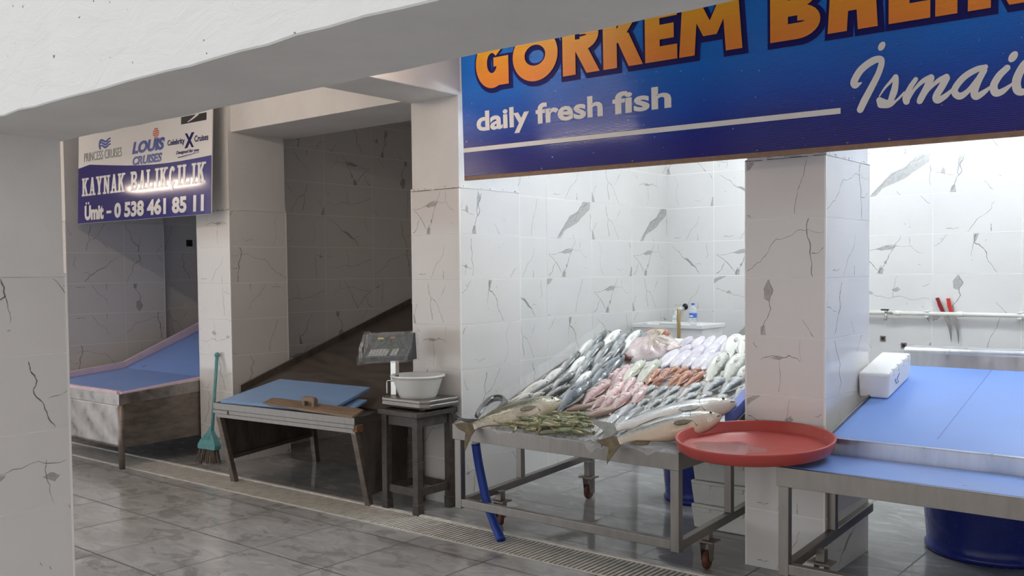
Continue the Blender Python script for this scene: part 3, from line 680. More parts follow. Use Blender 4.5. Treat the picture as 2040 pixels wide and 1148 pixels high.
# ---------------------------------------------------------------- long low table with blue board (empty stall)
def empty_table():
    t = thing('steel_table', 'low dull steel table with splayed legs and a dark sloping tray rising behind it', 'display table', (-5.4, 4.6, 0))
    # front edge runs slightly askew
    FL = V((-6.05, 3.885, 0)); FR = V((-4.625, 4.005, 0)); dx = (FR - FL).normalized(); dy = V((-.14, 1, 0)).normalized()
    P = lambda u, v, z: FL + dx * u + dy * v + V((0, 0, z)); W = (FR - FL).length
    def slab(m, u0, u1, v0, v1, z0, z1): m.hexa([P(u0, v0, z0), P(u1, v0, z0), P(u1, v1, z0), P(u0, v1, z0)], [P(u0, v0, z1), P(u1, v0, z1), P(u1, v1, z1), P(u0, v1, z1)])
    m = MB(); slab(m, 0, W, 0, .005, .565, .612); slab(m, 0, W, 0, .025, .609, .612); slab(m, 0, .006, 0, .5, .565, .612); slab(m, W - .006, W, 0, .5, .565, .612); slab(m, .006, W - .006, .02, .5, .575, .585)
    m.build('front_tray', 'steel', t, .002)
    m = MB(); slab(m, .02, W - .015, .008, .02, .535, .563); slab(m, .0, .16, .0, .03, .535, .56); m.build('upper_apron', 'steel', t, .002)
    m = MB(); slab(m, .03, W - .01, .014, .03, .505, .533); m.build('lower_apron', 'steel', t, .002)
    for u in (.04, W - .025):
        MB().bar(P(u, .03, .51), P(u + (.0), .16, 0), .04, .045, dx).build('leg', 'steel_dark', t, .003)
    MB().bar(P(.05, .95, .56), P(.05, 1.02, 0), .045, .045, dx).build('leg', 'steel_dark', t, .003)
    MB().bar(P(.42, 1.3, .6), P(.42, 1.34, 0), .045, .045, dx).build('leg', 'steel_dark', t, .003)
    # side panels between the legs
    for u, z0a, z0b, v0, v1 in ((.03, .2, .24, .09, .98), (W - .012, .07, .1, .13, .55)):
        m = MB(); m.hexa([P(u, v0, z0a), P(u + .005, v0, z0a), P(u + .005, v1, z0b), P(u, v1, z0b)], [P(u, .04, .6), P(u + .005, .04, .6), P(u + .005, v1, .66), P(u, v1, .66)])
        m.build('side_panel', 'steel_tray', t)
    m = MB(); m.bar(P(.035, .1, .19), P(.035, .98, .23), .03, .03); m.build('side_rail', 'steel_tray', t)
    m = MB(); m.box(-4.66, -4.615, 4.015, 4.07, .515, .565); m.build('rusty_bracket', 'rust', t, .004, label='rust stained corner bracket')
    # sloping tray behind
    x0, x1 = -6.50, -4.66; ya, za, yb, zb = 4.42, .60, 6.35, 1.25
    m = MB(); m.hexa([(x0, ya, za - .015), (x1, ya, za - .015), (x1, yb, zb - .015), (x0, yb, zb - .015)], [(x0, ya, za), (x1, ya, za), (x1, yb, zb), (x0, yb, zb)])
    m.build('sloping_tray', 'steel_tray', t, .002)
    for x in (x0, x1 - .02):
        m = MB()
        for q0, q1 in ((0, .16), (.165, 1)):
            A = (ya + (yb - ya) * q0, za + (zb - za) * q0); B = (ya + (yb - ya) * q1, za + (zb - za) * q1)
            m.hexa([(x, A[0], A[1] - .02), (x + .02, A[0], A[1] - .02), (x + .02, B[0], B[1] - .02), (x, B[0], B[1] - .02)], [(x, A[0], A[1] + .055), (x + .02, A[0], A[1] + .055), (x + .02, B[0], B[1] + .055), (x, B[0], B[1] + .055)])
        m.build('tray_rim', 'steel_tray', t, .002)
    for x in (x0 + .04, x1 - .04):
        MB().box(x - .02, x + .02, 6.2, 6.24, 0, 1.18).build('leg', 'steel_dark', t)
    m = MB(); m.tube([P(W * .56, .25, .575), P(W * .56, .25, .47)], .022, 16); m.build('drain_pipe', 'pvc', t, label='short white drain stub under the tray')
    return t
empty_table()
# blue boards lying on it
def board(label, A, B, Cc, D, th, name='cutting_board'):
    o = MB().hexa([V(p) - V((0, 0, th)) for p in (A, B, Cc, D)], [V(p) for p in (A, B, Cc, D)]).build(name, 'blue_board_dark', bevel=.003)
    return setp(o, label, 'cutting board', 'blue cutting boards on the low steel table')
board('large light blue ribbed board lying sloped on the low steel table', (-5.985, 3.905, .632), (-4.90, 4.02, .638), (-5.02, 4.50, .735), (-5.965, 4.42, .742), .02)
board('smaller blue board under the large ribbed board beside the wooden paddle', (-5.6, 4.02, .602), (-4.84, 4.08, .604), (-4.90, 4.36, .67), (-5.62, 4.32, .672), .016)
# brown board with a handle
def paddle():
    t = thing('wooden_board', 'narrow brown wooden board with a square handle on the edge of the low steel table', 'board', (-5.1, 4.02, .613))
    m = MB()
    A, B, Cq, D = V((-5.545, 3.955, .628)), V((-4.60, 3.965, .615)), V((-4.655, 4.13, .637)), V((-5.585, 4.085, .648))
    n = 12
    top = []
    for i in range(n + 1):
        f = i / n; top.append(A.lerp(B, f) + V((0, math.sin(f * 9) * .004, 0)))
    for i in range(n, -1, -1):
        f = i / n; e = .02 * (1 if i in (0, n) else 0); top.append(D.lerp(Cq, f) - V((0, e, 0)))
    m.prism(top, (0, 0, .016)); m.build('plank', 'wood', t, .003)
    c = (A + B + Cq + D) / 4 + V((-.02, .0, .016)); dx = (B - A).normalized()
    m = MB(); up = V((0, 0, 1))
    prof = [(-.065, -.01), (-.065, .05), (-.05, .062), (.05, .062), (.065, .05), (.065, -.01), (.038, -.01), (.038, .03), (-.035, .03), (-.035, -.01)]
    dy = V((-dx.y, dx.x, 0))
    m.prism([c + dx * u + up * z - dy * .018 for u, z in prof], dy * .036)
    m.build('handle', 'wood', t, .005)
paddle()

# ---------------------------------------------------------------- far table with pink edging
def pink_table():
    t = thing('trough_table', 'dented steel fish table with a pink edged blue trough, beside the broom', 'display table', (-7.9, 4.4, 0))
    x0, x1, y0 = -8.70, -7.145, 3.745
    zb = lambda y: .585 + .085 * (y - y0) if y < 4.6 else .658 + .39 * (y - 4.6)
    ye = 5.75
    m = MB(); m.box(x0, x1, y0, y0 + .006, .518, .603)
    for x in (x0, x1 - .006): m.hexa([(x, y0, .518), (x + .006, y0, .518), (x + .006, ye, .62), (x, ye, .62)], [(x, y0, .603), (x + .006, y0, .603), (x + .006, ye, .74), (x, ye, .74)])
    m.box(x0, x1, y0 - .002, y0 + .02, .512, .520)
    m.build('tray_lip', 'steel_dull', t, .002)
    m = MB()
    def pan(fx, fy): # gently dented sheet
        x = x0 + .01 + (x1 - x0 - .05) * fx; z = .168 + (.518 - .168) * fy
        return (x, y0 + .02 + .0025 * math.sin(x * 11 + z * 7) * math.sin(z * 19 + x * 5), z)
    m.grid(pan, 40, 14); o = m.build('front_panel', 'steel_dull', t)
    sd = o.modifiers.new('thick', 'SOLIDIFY'); sd.thickness = .004
    m = MB(); m.hexa([(x1 - .012, y0 + .02, .17), (x1 - .006, y0 + .02, .17), (x1 - .006, 5.6, .2), (x1 - .012, 5.6, .2)], [(x1 - .012, y0 + .02, .52), (x1 - .006, y0 + .02, .52), (x1 - .006, 5.6, .62), (x1 - .012, 5.6, .62)])
    m.build('side_panel', 'steel_dark', t)
    for x, y in ((x1 - .02, y0 + .02), (x0 + .03, y0 + .02), (x1 - .03, 5.55), (x0 + .03, 5.55)):
        MB().tube([(x, y, 0), (x, y, .52 if y < 5 else .9)], .024, 16).build('leg', 'steel_dark', t)
    # blue trough floor
    m = MB(); ys = [y0 + .02, 4.6, ye]
    for a, b in zip(ys, ys[1:]):
        m.hexa([(x0 + .01, a, zb(a) - .015), (x1 - .01, a, zb(a) - .015), (x1 - .01, b, zb(b) - .015), (x0 + .01, b, zb(b) - .015)], [(x0 + .01, a, zb(a)), (x1 - .01, a, zb(a)), (x1 - .01, b, zb(b)), (x0 + .01, b, zb(b))])
    m.build('trough_floor', 'blue_board', t)
    rim = lambda y: .072 if y < 4.6 else .10
    def side(xa, xb, h0, h1, h2):
        m = MB()
        for a, b, ha, hb in ((ys[0], ys[1], h0, h1), (ys[1], ys[2], h1, h2)):
            m.hexa([(xa, a, zb(a)), (xb, a, zb(a)), (xb, b, zb(b)), (xa, b, zb(b))], [(xa, a, zb(a) + ha), (xb, a, zb(a) + ha), (xb, b, zb(b) + hb), (xa, b, zb(b) + hb)])
        return m
    side(x0 + .005, x0 + .04, .05, .06, .09).build('side_edging', 'pink', t, .003)
    side(x1 - .035, x1 - .002, .03, .03, .05).build('side_edging', 'pink', t, .003)
    MB().box(x0 + .04, x1 - .035, y0 - .001, y0 + .035, .6, .628).build('front_edging', 'pink', t, .003)
pink_table()
# ---------------------------------------------------------------- lettering
class Plate(MB):
    """flat shapes on an upright sign face: local x right, z up, thin in y"""
    def __init__(s, y, th=.002): super().__init__(); s.y = y; s.th = th; s.k = 0
    def poly(s, pts, dy=0.):
        s.k += 1; dy += s.k * 8e-6   # no two shapes share one plane
        return s.prism([(x, s.y - dy, z) for x, z in pts], (0, -s.th, 0))
    def rect(s, x0, x1, z0, z1, dy=0.): return s.poly([(x0, z0), (x1, z0), (x1, z1), (x0, z1)], dy)
    def seg(s, x0, z0, x1, z1, w, g=0., dy=0.):
        w2 = w / 2 + g
        if z0 > z1: x0, z0, x1, z1 = x1, z1, x0, z0
        dz = z1 - z0; k = (x1 - x0) / dz
        return s.poly([(x0 - w2 - k * g, z0 - g), (x0 + w2 - k * g, z0 - g), (x1 + w2 + k * g, z1 + g), (x1 - w2 + k * g, z1 + g)], dy)
    def arc(s, cx, cz, rx, rz, a0, a1, t, g=0., n=20, dy=0.):
        a0, a1 = math.radians(a0), math.radians(a1)
        for i in range(n):
            p, q = a0 + (a1 - a0) * i / n, a0 + (a1 - a0) * (i + 1) / n
            f = lambda a, e: (cx + (rx + e) * math.cos(a), cz + (rz + e) * math.sin(a))
            s.poly([f(p, g), f(q, g), f(q, -t - g), f(p, -t - g)], dy)
        return s
    def stroke(s, pts, ws, g=0., dy=0.):
        n = len(pts); L, Rr = [], []
        for i in range(n):
            a = pts[max(i - 1, 0)]; b = pts[min(i + 1, n - 1)]; d = math.hypot(b[0] - a[0], b[1] - a[1]) or 1
            w = ws[i] / 2 + g; nx, nz = -(b[1] - a[1]) / d * w, (b[0] - a[0]) / d * w
            L.append((pts[i][0] + nx, pts[i][1] + nz)); Rr.append((pts[i][0] - nx, pts[i][1] - nz))
        for i in range(n - 1): s.poly([L[i], L[i + 1], Rr[i + 1], Rr[i]], dy)
        for i in (0, n - 1): s.disc(pts[i][0], pts[i][1], ws[i] / 2 + g, ws[i] / 2 + g, dy)
        return s
    def disc(s, cx, cz, rx, rz, dy=0., n=18, rot=0.):
        return s.poly([(cx + rx * math.cos(2 * PI * i / n) * math.cos(rot) - rz * math.sin(2 * PI * i / n) * math.sin(rot), cz + rx * math.cos(2 * PI * i / n) * math.sin(rot) + rz * math.sin(2 * PI * i / n) * math.cos(rot)) for i in range(n)], dy)

def glyph(p, ch, x, z, w, h, t, g=0., dy=0., serif=0.):
    """heavy capital letter in the box x..x+w, z..z+h with stem t"""
    S = lambda a, b, c, d, tt=t: p.seg(x + a * w, z + b * h, x + c * w, z + d * h, tt, g, dy)
    Rc = lambda a, b, c, d: p.rect(x + a * w - g, x + b * w + g, z + c * h - g, z + d * h + g, dy)
    k = t / 2 / w; b = t / h * .85
    def sf(cx, top):
        if serif:
            zz = 1 - .11 if top else 0
            Rc(cx - k - serif, cx + k + serif, zz, zz + .11)
    if ch in 'GOÖÇC':
        p.arc(x + w / 2, z + h / 2, w / 2, h / 2, 40 if ch in 'GÇC' else 0, 320 if ch in 'ÇC' else 360, t, g, 36, dy)
        if ch == 'G': S(1 - k, .04, 1 - k, .52); Rc(.55, 1, .5 - b * .3, .5 + b * .4)
        if ch == 'Ö':
            for q in (.27, .73): p.disc(x + q * w, z + h * 1.13, t * .45 + g, t * .45 + g, dy)
        if ch == 'Ç': p.stroke([(x + w * .5, z), (x + w * .56, z - h * .09), (x + w * .5, z - h * .17), (x + w * .4, z - h * .15)], [t * .4] * 4, g, dy)
    elif ch == 'R': S(k, 0, k, 1); p.arc(x + w * .48, z + h * .71, w * .5, h * .29, -90, 90, t * .9, g, 16, dy); Rc(k, .5, 1 - b, 1); Rc(k, .5, .42, .42 + b * .9); S(.52, .45, 1 - k, 0); sf(k, 0); sf(k, 1); sf(1 - k, 0)
    elif ch == 'K': S(k, 0, k, 1); S(k + .12, .45, 1 - k * 1.1, 1, t * .95); S(k + .3, .6, 1 - k, 0, t); sf(k, 0); sf(k, 1); sf(1 - k, 0); sf(1 - k, 1)
    elif ch == 'E': S(k, 0, k, 1); Rc(0, 1, 0, b); Rc(0, .9, .5 - b / 2, .5 + b / 2); Rc(0, 1, 1 - b, 1)
    elif ch == 'M': S(.09, 0, .16, 1); S(1 - .09, 0, 1 - .16, 1); S(.16, 1, .5, .3, t * .85); S(1 - .16, 1, .5, .3, t * .85)
    elif ch == 'B':
        S(k, 0, k, 1); p.arc(x + w * .55, z + h * .74, w * .4, h * .26, -90, 90, t * .85, g, 14, dy); p.arc(x + w * .55, z + h * .27, w * .45, h * .27, -90, 90, t * .85, g, 14, dy)
        Rc(0, .56, 1 - b, 1); Rc(0, .56, 0, b); Rc(0, .56, .5 - b / 2, .5 + b / 2); sf(k, 0); sf(k, 1)
    elif ch == 'A':
        if serif: S(k, 0, .5, 1, t * .7); S(1 - k, 0, .5, 1, t); Rc(.2, .8, .25, .25 + b * .6); sf(k, 0); sf(1 - k, 0)
        else: S(k, 0, k + .08, 1); S(1 - k, 0, 1 - k - .08, 1); Rc(k, 1 - k, 1 - b, 1); Rc(k, 1 - k, .3, .3 + b)
    elif ch == 'L': S(k, 0, k, 1); Rc(0, 1, 0, b); sf(k, 1); sf(k, 0); serif and Rc(.86, 1, 0, .3)
    elif ch == 'I': S(.5, 0, .5, 1); sf(.5, 0); sf(.5, 1)
    elif ch == 'N': S(k, 0, k, 1, t * (.75 if serif else 1)); S(1 - k, 0, 1 - k, 1, t * (.75 if serif else 1)); S(k, 1, 1 - k, 0); sf(k, 0); sf(k, 1); sf(1 - k, 1)
    elif ch == 'Y': S(.5, 0, .5, .48); S(.5, .42, k, 1); S(.5, .42, 1 - k, 1, t * .75); sf(.5, 0); sf(k, 1); sf(1 - k, 1)

def font_text(s, name, txt, x0, x1, z0, z1, y, m, parent, bold=0., shear=0.):
    """text of the built-in font, fitted to the box x0..x1, z0..z1 of a sign face"""
    cu = bpy.data.curves.new('txt', 'FONT'); cu.body = txt; cu.offset = bold; cu.shear = shear; cu.extrude = .0; cu.resolution_u = 3
    o = bpy.data.objects.new('txt', cu); C.objects.link(o)
    bpy.context.view_layer.update()
    dg = bpy.context.evaluated_depsgraph_get()
    me = bpy.data.meshes.new_from_object(o.evaluated_get(dg)); bpy.data.objects.remove(o)
    vs = [v.co.copy() for v in me.vertices]; fs = [list(p.vertices) for p in me.polygons]
    ax, bx = min(v.x for v in vs), max(v.x for v in vs); ay, by = min(v.y for v in vs), max(v.y for v in vs)
    mb = MB(); mb.add([(x0 + (v.x - ax) / (bx - ax) * (x1 - x0), y, z0 + (v.y - ay) / (by - ay) * (z1 - z0)) for v in vs], fs)
    ob = mb.build(name, m, None, fix=False); ob.parent = parent
    sd = ob.modifiers.new('vinyl', 'SOLIDIFY'); sd.thickness = .0012; sd.offset = 0
    return ob

def adopt(o, parent): o.parent = parent; return o

# brush script traced as strokes: points on the sign face and stroke widths
SCRIPT = [
 ([(2.493, 0.2896), (2.467, 0.2824), (2.4608, 0.3013), (2.4913, 0.3487), (2.54, 0.3802), (2.5749, 0.3866), (2.5851, 0.3697), (2.5716, 0.3235), (2.5403, 0.2641), (2.5079, 0.2067), (2.4893, 0.1685)], [0.008, 0.032, 0.034, 0.034, 0.034, 0.03, 0.0272, 0.028, 0.0312, 0.0336, 0.032]),
 ([(2.5757, 0.2195), (2.5994, 0.2528), (2.635, 0.2882), (2.6479, 0.2983), (2.6463, 0.2623), (2.6387, 0.2282), (2.6191, 0.1869), (2.584, 0.1926), (2.5759, 0.2015)], [0.0056, 0.0104, 0.016, 0.022, 0.028, 0.032, 0.0248, 0.036, 0.028]),
 ([(2.5842, 0.1826), (2.6192, 0.1749), (2.6511, 0.1913), (2.6857, 0.2227)], [0.036, 0.024, 0.0104, 0.0104]),
 ([(2.7341, 0.2753), (2.7115, 0.243), (2.6929, 0.2018), (2.6952, 0.1818)], [0.0208, 0.024, 0.0296, 0.028]),
 ([(2.6952, 0.1818), (2.7276, 0.2292), (2.7643, 0.2636), (2.7981, 0.275)], [0.02, 0.0136, 0.0208, 0.0288]),
 ([(2.7982, 0.271), (2.7796, 0.2308), (2.7581, 0.1905), (2.7522, 0.1774)], [0.0304, 0.0296, 0.0296, 0.0264]),
 ([(2.7542, 0.1774), (2.7877, 0.2218), (2.8274, 0.2563), (2.8622, 0.2687)], [0.02, 0.0136, 0.02, 0.028]),
 ([(2.8623, 0.2627), (2.8427, 0.2274), (2.8211, 0.1912), (2.8283, 0.1732), (2.8581, 0.1866), (2.8898, 0.2139)], [0.0304, 0.0312, 0.0304, 0.0304, 0.024, 0.012]),
 ([(3.018, 0.2914), (2.982, 0.285), (2.9363, 0.2615), (2.9027, 0.2241), (2.897, 0.198), (2.9192, 0.1802), (2.955, 0.2027), (3.0033, 0.2642)], [0.022, 0.0264, 0.028, 0.028, 0.028, 0.0304, 0.0208, 0.0184]),
 ([(3.0131, 0.2774), (2.9926, 0.2391), (2.9761, 0.1919), (2.9833, 0.171), (3.0072, 0.1812), (3.0419, 0.2066)], [0.0264, 0.0288, 0.0304, 0.0296, 0.024, 0.0112]),
 ([(3.1022, 0.2763), (3.0725, 0.248), (3.0519, 0.2097), (3.0592, 0.1788), (3.0832, 0.18), (3.1229, 0.2075)], [0.0264, 0.0296, 0.0304, 0.032, 0.0264, 0.0104]),
 ([(3.1978, 0.3074), (3.1651, 0.279), (3.1397, 0.2237), (3.1432, 0.1797), (3.1673, 0.17), (3.199, 0.1953)], [0.024, 0.032, 0.0344, 0.0336, 0.028, 0.0112]),
]

# big blue sign over the two lit bays; local origin = lower left corner of its face
def fish_sign():
    t = thing('shop_sign', 'long blue printed sign with orange and white lettering above the lit stalls', 'sign', (-4.018, 4.42, 2.14))
    t.rotation_euler = (math.radians(2.2), math.radians(.63), 0)
    W, H = 4.75, .92
    b = MB().box(0, W, 0, .008, .012, H).build('sign_board', 'sign_blue', bevel=.001); adopt(b, t)
    b = MB().box(-.002, W + .002, .002, .03, -.012, .013); b.box(-.002, W, .008, .03, .013, .05); b.box(-.002, W, .008, .03, H - .04, H)
    adopt(b.build('wooden_batten', 'sign_brown'), t)
    p = Plate(-.0005)
    p.poly([(.0, .163), (2.397, .159), (2.397, .186), (.0, .190)])
    adopt(p.build('stripe', 'sign_white'), t)
    for word, x0, x1, z0 in (('daily', .117, .535, .247), ('fresh', .585, 1.06, .284), ('fish', 1.125, 1.495, .284)):
        font_text(p, 'slogan_lettering', word, x0, x1, z0, .405, -.0015, 'sign_white', t, .030)
    # name in heavy capitals: dark edge behind, orange face in front
    back, face = Plate(-.0003, .001), Plate(-.0055, .001)
    lay = [('G', .13, .26), ('Ö', .425, .335), ('R', .794, .255), ('K', 1.073, .255), ('E', 1.343, .195), ('M', 1.565, .325),
           ('B', 2.053, .25), ('A', 2.338, .231), ('L', 2.617, .178), ('I', 2.815, .092), ('K', 2.948, .25), ('Ç', 3.24, .25), ('I', 3.53, .092), ('L', 3.66, .18), ('I', 3.87, .092), ('K', 4.0, .25)]
    for ch, x, w in lay:
        zz = .535; hh = .30
        glyph(face, ch, x, zz, w, hh, .09)
        glyph(back, ch, x + .006, zz - .008, w, hh, .09, .022)
    adopt(back.build('name_outline', 'navy_text', fix=False), t); adopt(face.build('name_lettering', 'sign_orange', fix=False), t)
    # brush script, traced as strokes
    for letter in ((0,), (1, 2), (3, 4, 5, 6, 7), (8, 9), (10,), (11,)):
        q = Plate(-.0012, .001)
        for i in letter:
            pts, ws = SCRIPT[i]; cc = crv([(x, 0, z) for x, z in pts], 6); n = len(cc)
            q.stroke([(v.x, v.z) for v in cc], [lerp_list([j / (len(ws) - 1) for j in range(len(ws))], ws, k / (n - 1)) for k in range(n)])
        if letter == (0,): q.disc(2.5853, .4428, .015, .021, rot=-.5)
        if letter == (10,): q.disc(3.1247, .3196, .016, .024, rot=-.55)
        adopt(q.build('script_lettering', 'sign_white', fix=False), t)
    # screw heads along the lower edge
    s = MB()
    for x in (.62, 1.25, 1.98, 2.43, 2.62, 3.2, 3.9): s.lathe([(.006, 0), (.005, .003), (0, .004)], (x, -.0005, .022), 10, axis=(0, -1, 0))
    adopt(s.build('screw_heads', 'steel'), t)
    return t
fish_sign()

def far_sign():
    k = .9773
    fx = lambda x: x * k; fz = lambda z: 1.539 + (z - 1.539) * k
    x0, z0 = fx(-9.105), fz(2.062)
    t = thing('shop_sign', 'white and violet printed sign with cruise adverts and a telephone number above the far stall', 'sign', (x0, 4.30, z0))
    t.rotation_euler = (math.radians(-2.0), math.radians(.3), 0)
    W, H = fx(-6.815) - x0, 1.0
    lx = lambda x: fx(x) - x0; lz = lambda z: fz(z) - z0
    adopt(MB().box(0, W, 0, .01, 0, H).build('sign_board', 'sign_white', bevel=.001), t)
    b = MB().box(.03, .05, .01, .03, 0.02, H); b.box(W - .05, W - .03, .01, .03, 0.02, H); b.box(.05, W - .05, .01, .03, H - .02, H); adopt(b.build('back_frame', 'steel_dark'), t)
    p = Plate(-.0003, .0006)
    pts = [(.002, .002), (W - .002, .002), (W - .002, lz(2.545))] + [(W * f, lz(2.545) + (1 - f) ** 2 * .02 - math.sin((1 - f) * PI * 1.3) * .03 + (1 - f) * .05) for f in (.9, .8, .7, .6, .5, .4, .3, .2, .1)] + [(.002, lz(2.60))]
    p.poly(pts); adopt(p.build('violet_panel', 'sign_navy'), t)
    q = Plate(-.0008)
    q.rect(lx(-7.276), lx(-6.897), lz(2.843), lz(2.905)); adopt(q.build('black_panel', 'black'), t)
    q = Plate(-.0016); q.stroke([(lx(-7.17), lz(2.855)), (lx(-7.1), lz(2.875)), (lx(-7.02), lz(2.905))], [.008, .014, .022]); adopt(q.build('panel_mark', 'sign_white'), t)
    q = Plate(-.0008); q.rect(lx(-8.80), lx(-8.06), lz(2.918), lz(3.0)); adopt(q.build('yellow_strip', 'yellow_text'), t)
    T = lambda n, s, a, b_, c, d, m, bd=0., sh=0.: font_text(None, n, s, lx(a), lx(b_), lz(c), lz(d), -.0022, m, t, bd, sh)
    T('advert_lettering', 'PRINCESS CRUISES', -8.985, -8.27, 2.655, 2.74, 'grey_text', -.006)
    q = Plate(-.0008)
    for i in range(3):
        zc = lz(2.775) + i * .026
        q.stroke([(lx(-8.68) + j * .024, zc + .012 * math.sin(j * .95 + .6)) for j in range(9)], [.012 + .006 * math.sin(PI * j / 8) for j in range(9)])
    q.arc(lx(-8.655), lz(2.795), .045, .05, 60, 250, .02)
    adopt(q.build('wave_emblem', 'blue_text', fix=False), t)
    T('advert_lettering', 'LOUIS', -8.085, -7.535, 2.655, 2.765, 'blue_text', .05, .22)
    T('advert_lettering', 'CRUISES', -8.075, -7.575, 2.553, 2.632, 'blue_text', .04, .22)
    q = Plate(-.0008)
    for i in range(5):
        zz = -1 + (i + .5) * .4; hw = .052 * math.sqrt(max(0, 1 - zz * zz)); q.rect(lx(-7.685) - hw + .008, lx(-7.685) + hw, lz(2.81) + zz * .045 - .006, lz(2.81) + zz * .045 + .006)
    adopt(q.build('globe_emblem', 'red_text'), t)
    T('advert_lettering', 'Celebrity', -7.49, -7.22, 2.665, 2.728, 'navy_text', .018)
    T('advert_lettering', 'Cruises', -7.07, -6.865, 2.675, 2.728, 'navy_text', .018)
    q = Plate(-.0008); q.seg(lx(-7.20), lz(2.635), lx(-7.095), lz(2.76), .04); q.seg(lx(-7.095), lz(2.635), lx(-7.20), lz(2.76), .03)
    q.stroke([(lx(-7.32), lz(2.565)), (lx(-7.2), lz(2.572)), (lx(-7.0), lz(2.585))], [.006, .006, .002]); adopt(q.build('cross_emblem', 'navy_text', fix=False), t)
    T('advert_lettering', 'Designed for you', -7.35, -7.0, 2.585, 2.622, 'navy_text', .012, .3)
    # stall name in slab serif capitals
    q = Plate(-.0009); xx = lx(-9.02); s = 'KAYNAK BALIKÇILIK'
    wd = {'I': .075, ' ': .08}
    tot = sum(wd.get(c, .135) + .02 for c in s) - .02; sc = (lx(-6.90) - xx) / tot
    for c in s:
        w = wd.get(c, .135) * sc
        if c != ' ': glyph(q, c, xx + .008, lz(2.325), w - .014, .170, .034, 0, 0, .12 if c != 'I' else .3)
        else: adopt(q.build('name_lettering', 'sign_white', fix=False), t); q = Plate(-.0009)
        xx += w + .02 * sc
    adopt(q.build('name_lettering', 'sign_white', fix=False), t)
    T('phone_lettering', 'Umit', -8.965, -8.595, 2.09, 2.232, 'sign_white', .05)
    q = Plate(-.0030, .001)
    for x in (-8.93, -8.885): q.disc(lx(x), lz(2.253), .013, .013)
    adopt(q.build('umlaut', 'sign_white'), t)
    T('phone_lettering', '-', -8.54, -8.45, 2.14, 2.165, 'sign_white', .04)
    T('phone_lettering', '0 538 461 85 11', -8.395, -6.92, 2.09, 2.235, 'sign_white', .045)
    q = MB()
    for z in (.36, .47): q.lathe([(.008, 0), (0, .004)], (.012, -.0005, z), 8, axis=(0, -1, 0))
    adopt(q.build('screw_heads', 'steel'), t)
far_sign()

# ---------------------------------------------------------------- broom
def broom():
    t = thing('broom', 'turquoise broom with worn bristles leaning against the pillar', 'broom', (-6.79, 4.3, 0))
    a, b = V((-6.775, 4.335, .235)), V((-6.832, 4.437, .885))
    MB().tube([a, a.lerp(b, .5), b], .0135, 14).build('handle', 'teal', t)
    MB().lathe([(.012, -.02), (.02, -.012), (.022, .004), (.014, .018), (0, .022)], b, 14, axis=b - a).build('grip_knob', 'teal', t)
    m = MB(); dx = V((1, .1, 0)).normalized(); dy = V((-.1, 1, 0)); c = V((-6.775, 4.325, 0))
    def lay(hw, th, z, y): return [c + dx * (sx * hw) + dy * (sy * th + y) + V((0, 0, z)) for sx, sy in ((-1, -1), (1, -1), (1, 1), (-1, 1))]
    rings = [lay(.105, .032, .125, -.02), lay(.108, .034, .16, -.016), lay(.082, .028, .205, -.01), (lay(.045, .022, .245, -.003)), lay(.02, .018, .275, .003), lay(.016, .016, .30, .008)]
    for p, q in zip(rings, rings[1:]): m.hexa(p, q)
    for s in (-.6, -.2, .2, .6): m.bar(c + dx * s * .1 + V((0, -.05, .13)), c + dx * s * .05 + V((0, -.032, .235)), .008, .006)
    m.build('broom_head', 'teal', t, .004)
    m = MB(); r = random.Random(3)
    for i in range(90):
        u = r.uniform(-1, 1); w = r.uniform(-1, 1)
        p = c + dx * u * .098 + dy * (w * .026 - .02) + V((0, 0, .13)); e = c + dx * (u * .135 + r.uniform(-.008, .008)) + dy * (w * .04 - .03) + V((0, 0, .004 + r.random() * .02))
        m.tube([p, p.lerp(e, .5), e], [.0042, .0038, .002], 5)
    m.build('bristles', 'bristle', t)
broom()

# ---------------------------------------------------------------- stool, scale and bowl in front of the pillar
def stool():
    t = thing('stool', 'old dark wooden stool carrying the weighing scale', 'stool', (-4.37, 4.33, 0))
    x0, x1, y0, y1 = -4.545, -4.20, 4.15, 4.505
    MB().box(x0 - .01, x1 + .012, y0 - .012, y1 + .01, .628, .662).build('seat', 'dark_wood', t, .005)
    m = MB()
    for a, b in (((x0 + .06, y0 + .03), (x1 - .06, y0 + .03)), ((x0 + .06, y1 - .03), (x1 - .06, y1 - .03)), ((x0 + .03, y0 + .06), (x0 + .03, y1 - .06)), ((x1 - .03, y0 + .06), (x1 - .03, y1 - .06))):
        m.bar((*a, .595), (*b, .595), .022, .065)
    m.build('apron', 'dark_wood', t, .003)
    for x in (x0 + .03, x1 - .03):
        for y in (y0 + .03, y1 - .03):
            g = MB().box(x - .024, x + .024, y - .024, y + .024, .06, .628)
            g.box(x - .0265, x + .0265, y - .0265, y + .0265, .30, .306); g.box(x - .0265, x + .0265, y - .0265, y + .0265, .335, .341)
            l = g.build('leg', 'dark_wood', t, .003)
            MB().box(x - .028, x + .028, y - .028, y + .028, 0, .075).build('foot', 'dark_wood', l, .004)
    for a, b in (((x0 + .05, y0 + .03), (x1 - .05, y0 + .03)), ((x0 + .05, y1 - .03), (x1 - .05, y1 - .03)), ((x0 + .03, y0 + .05), (x0 + .03, y1 - .05)), ((x1 - .03, y0 + .05), (x1 - .03, y1 - .05))):
        MB().bar((*a, .145), (*b, .145), .022, .05).build('stretcher', 'dark_wood', t, .003)
stool()

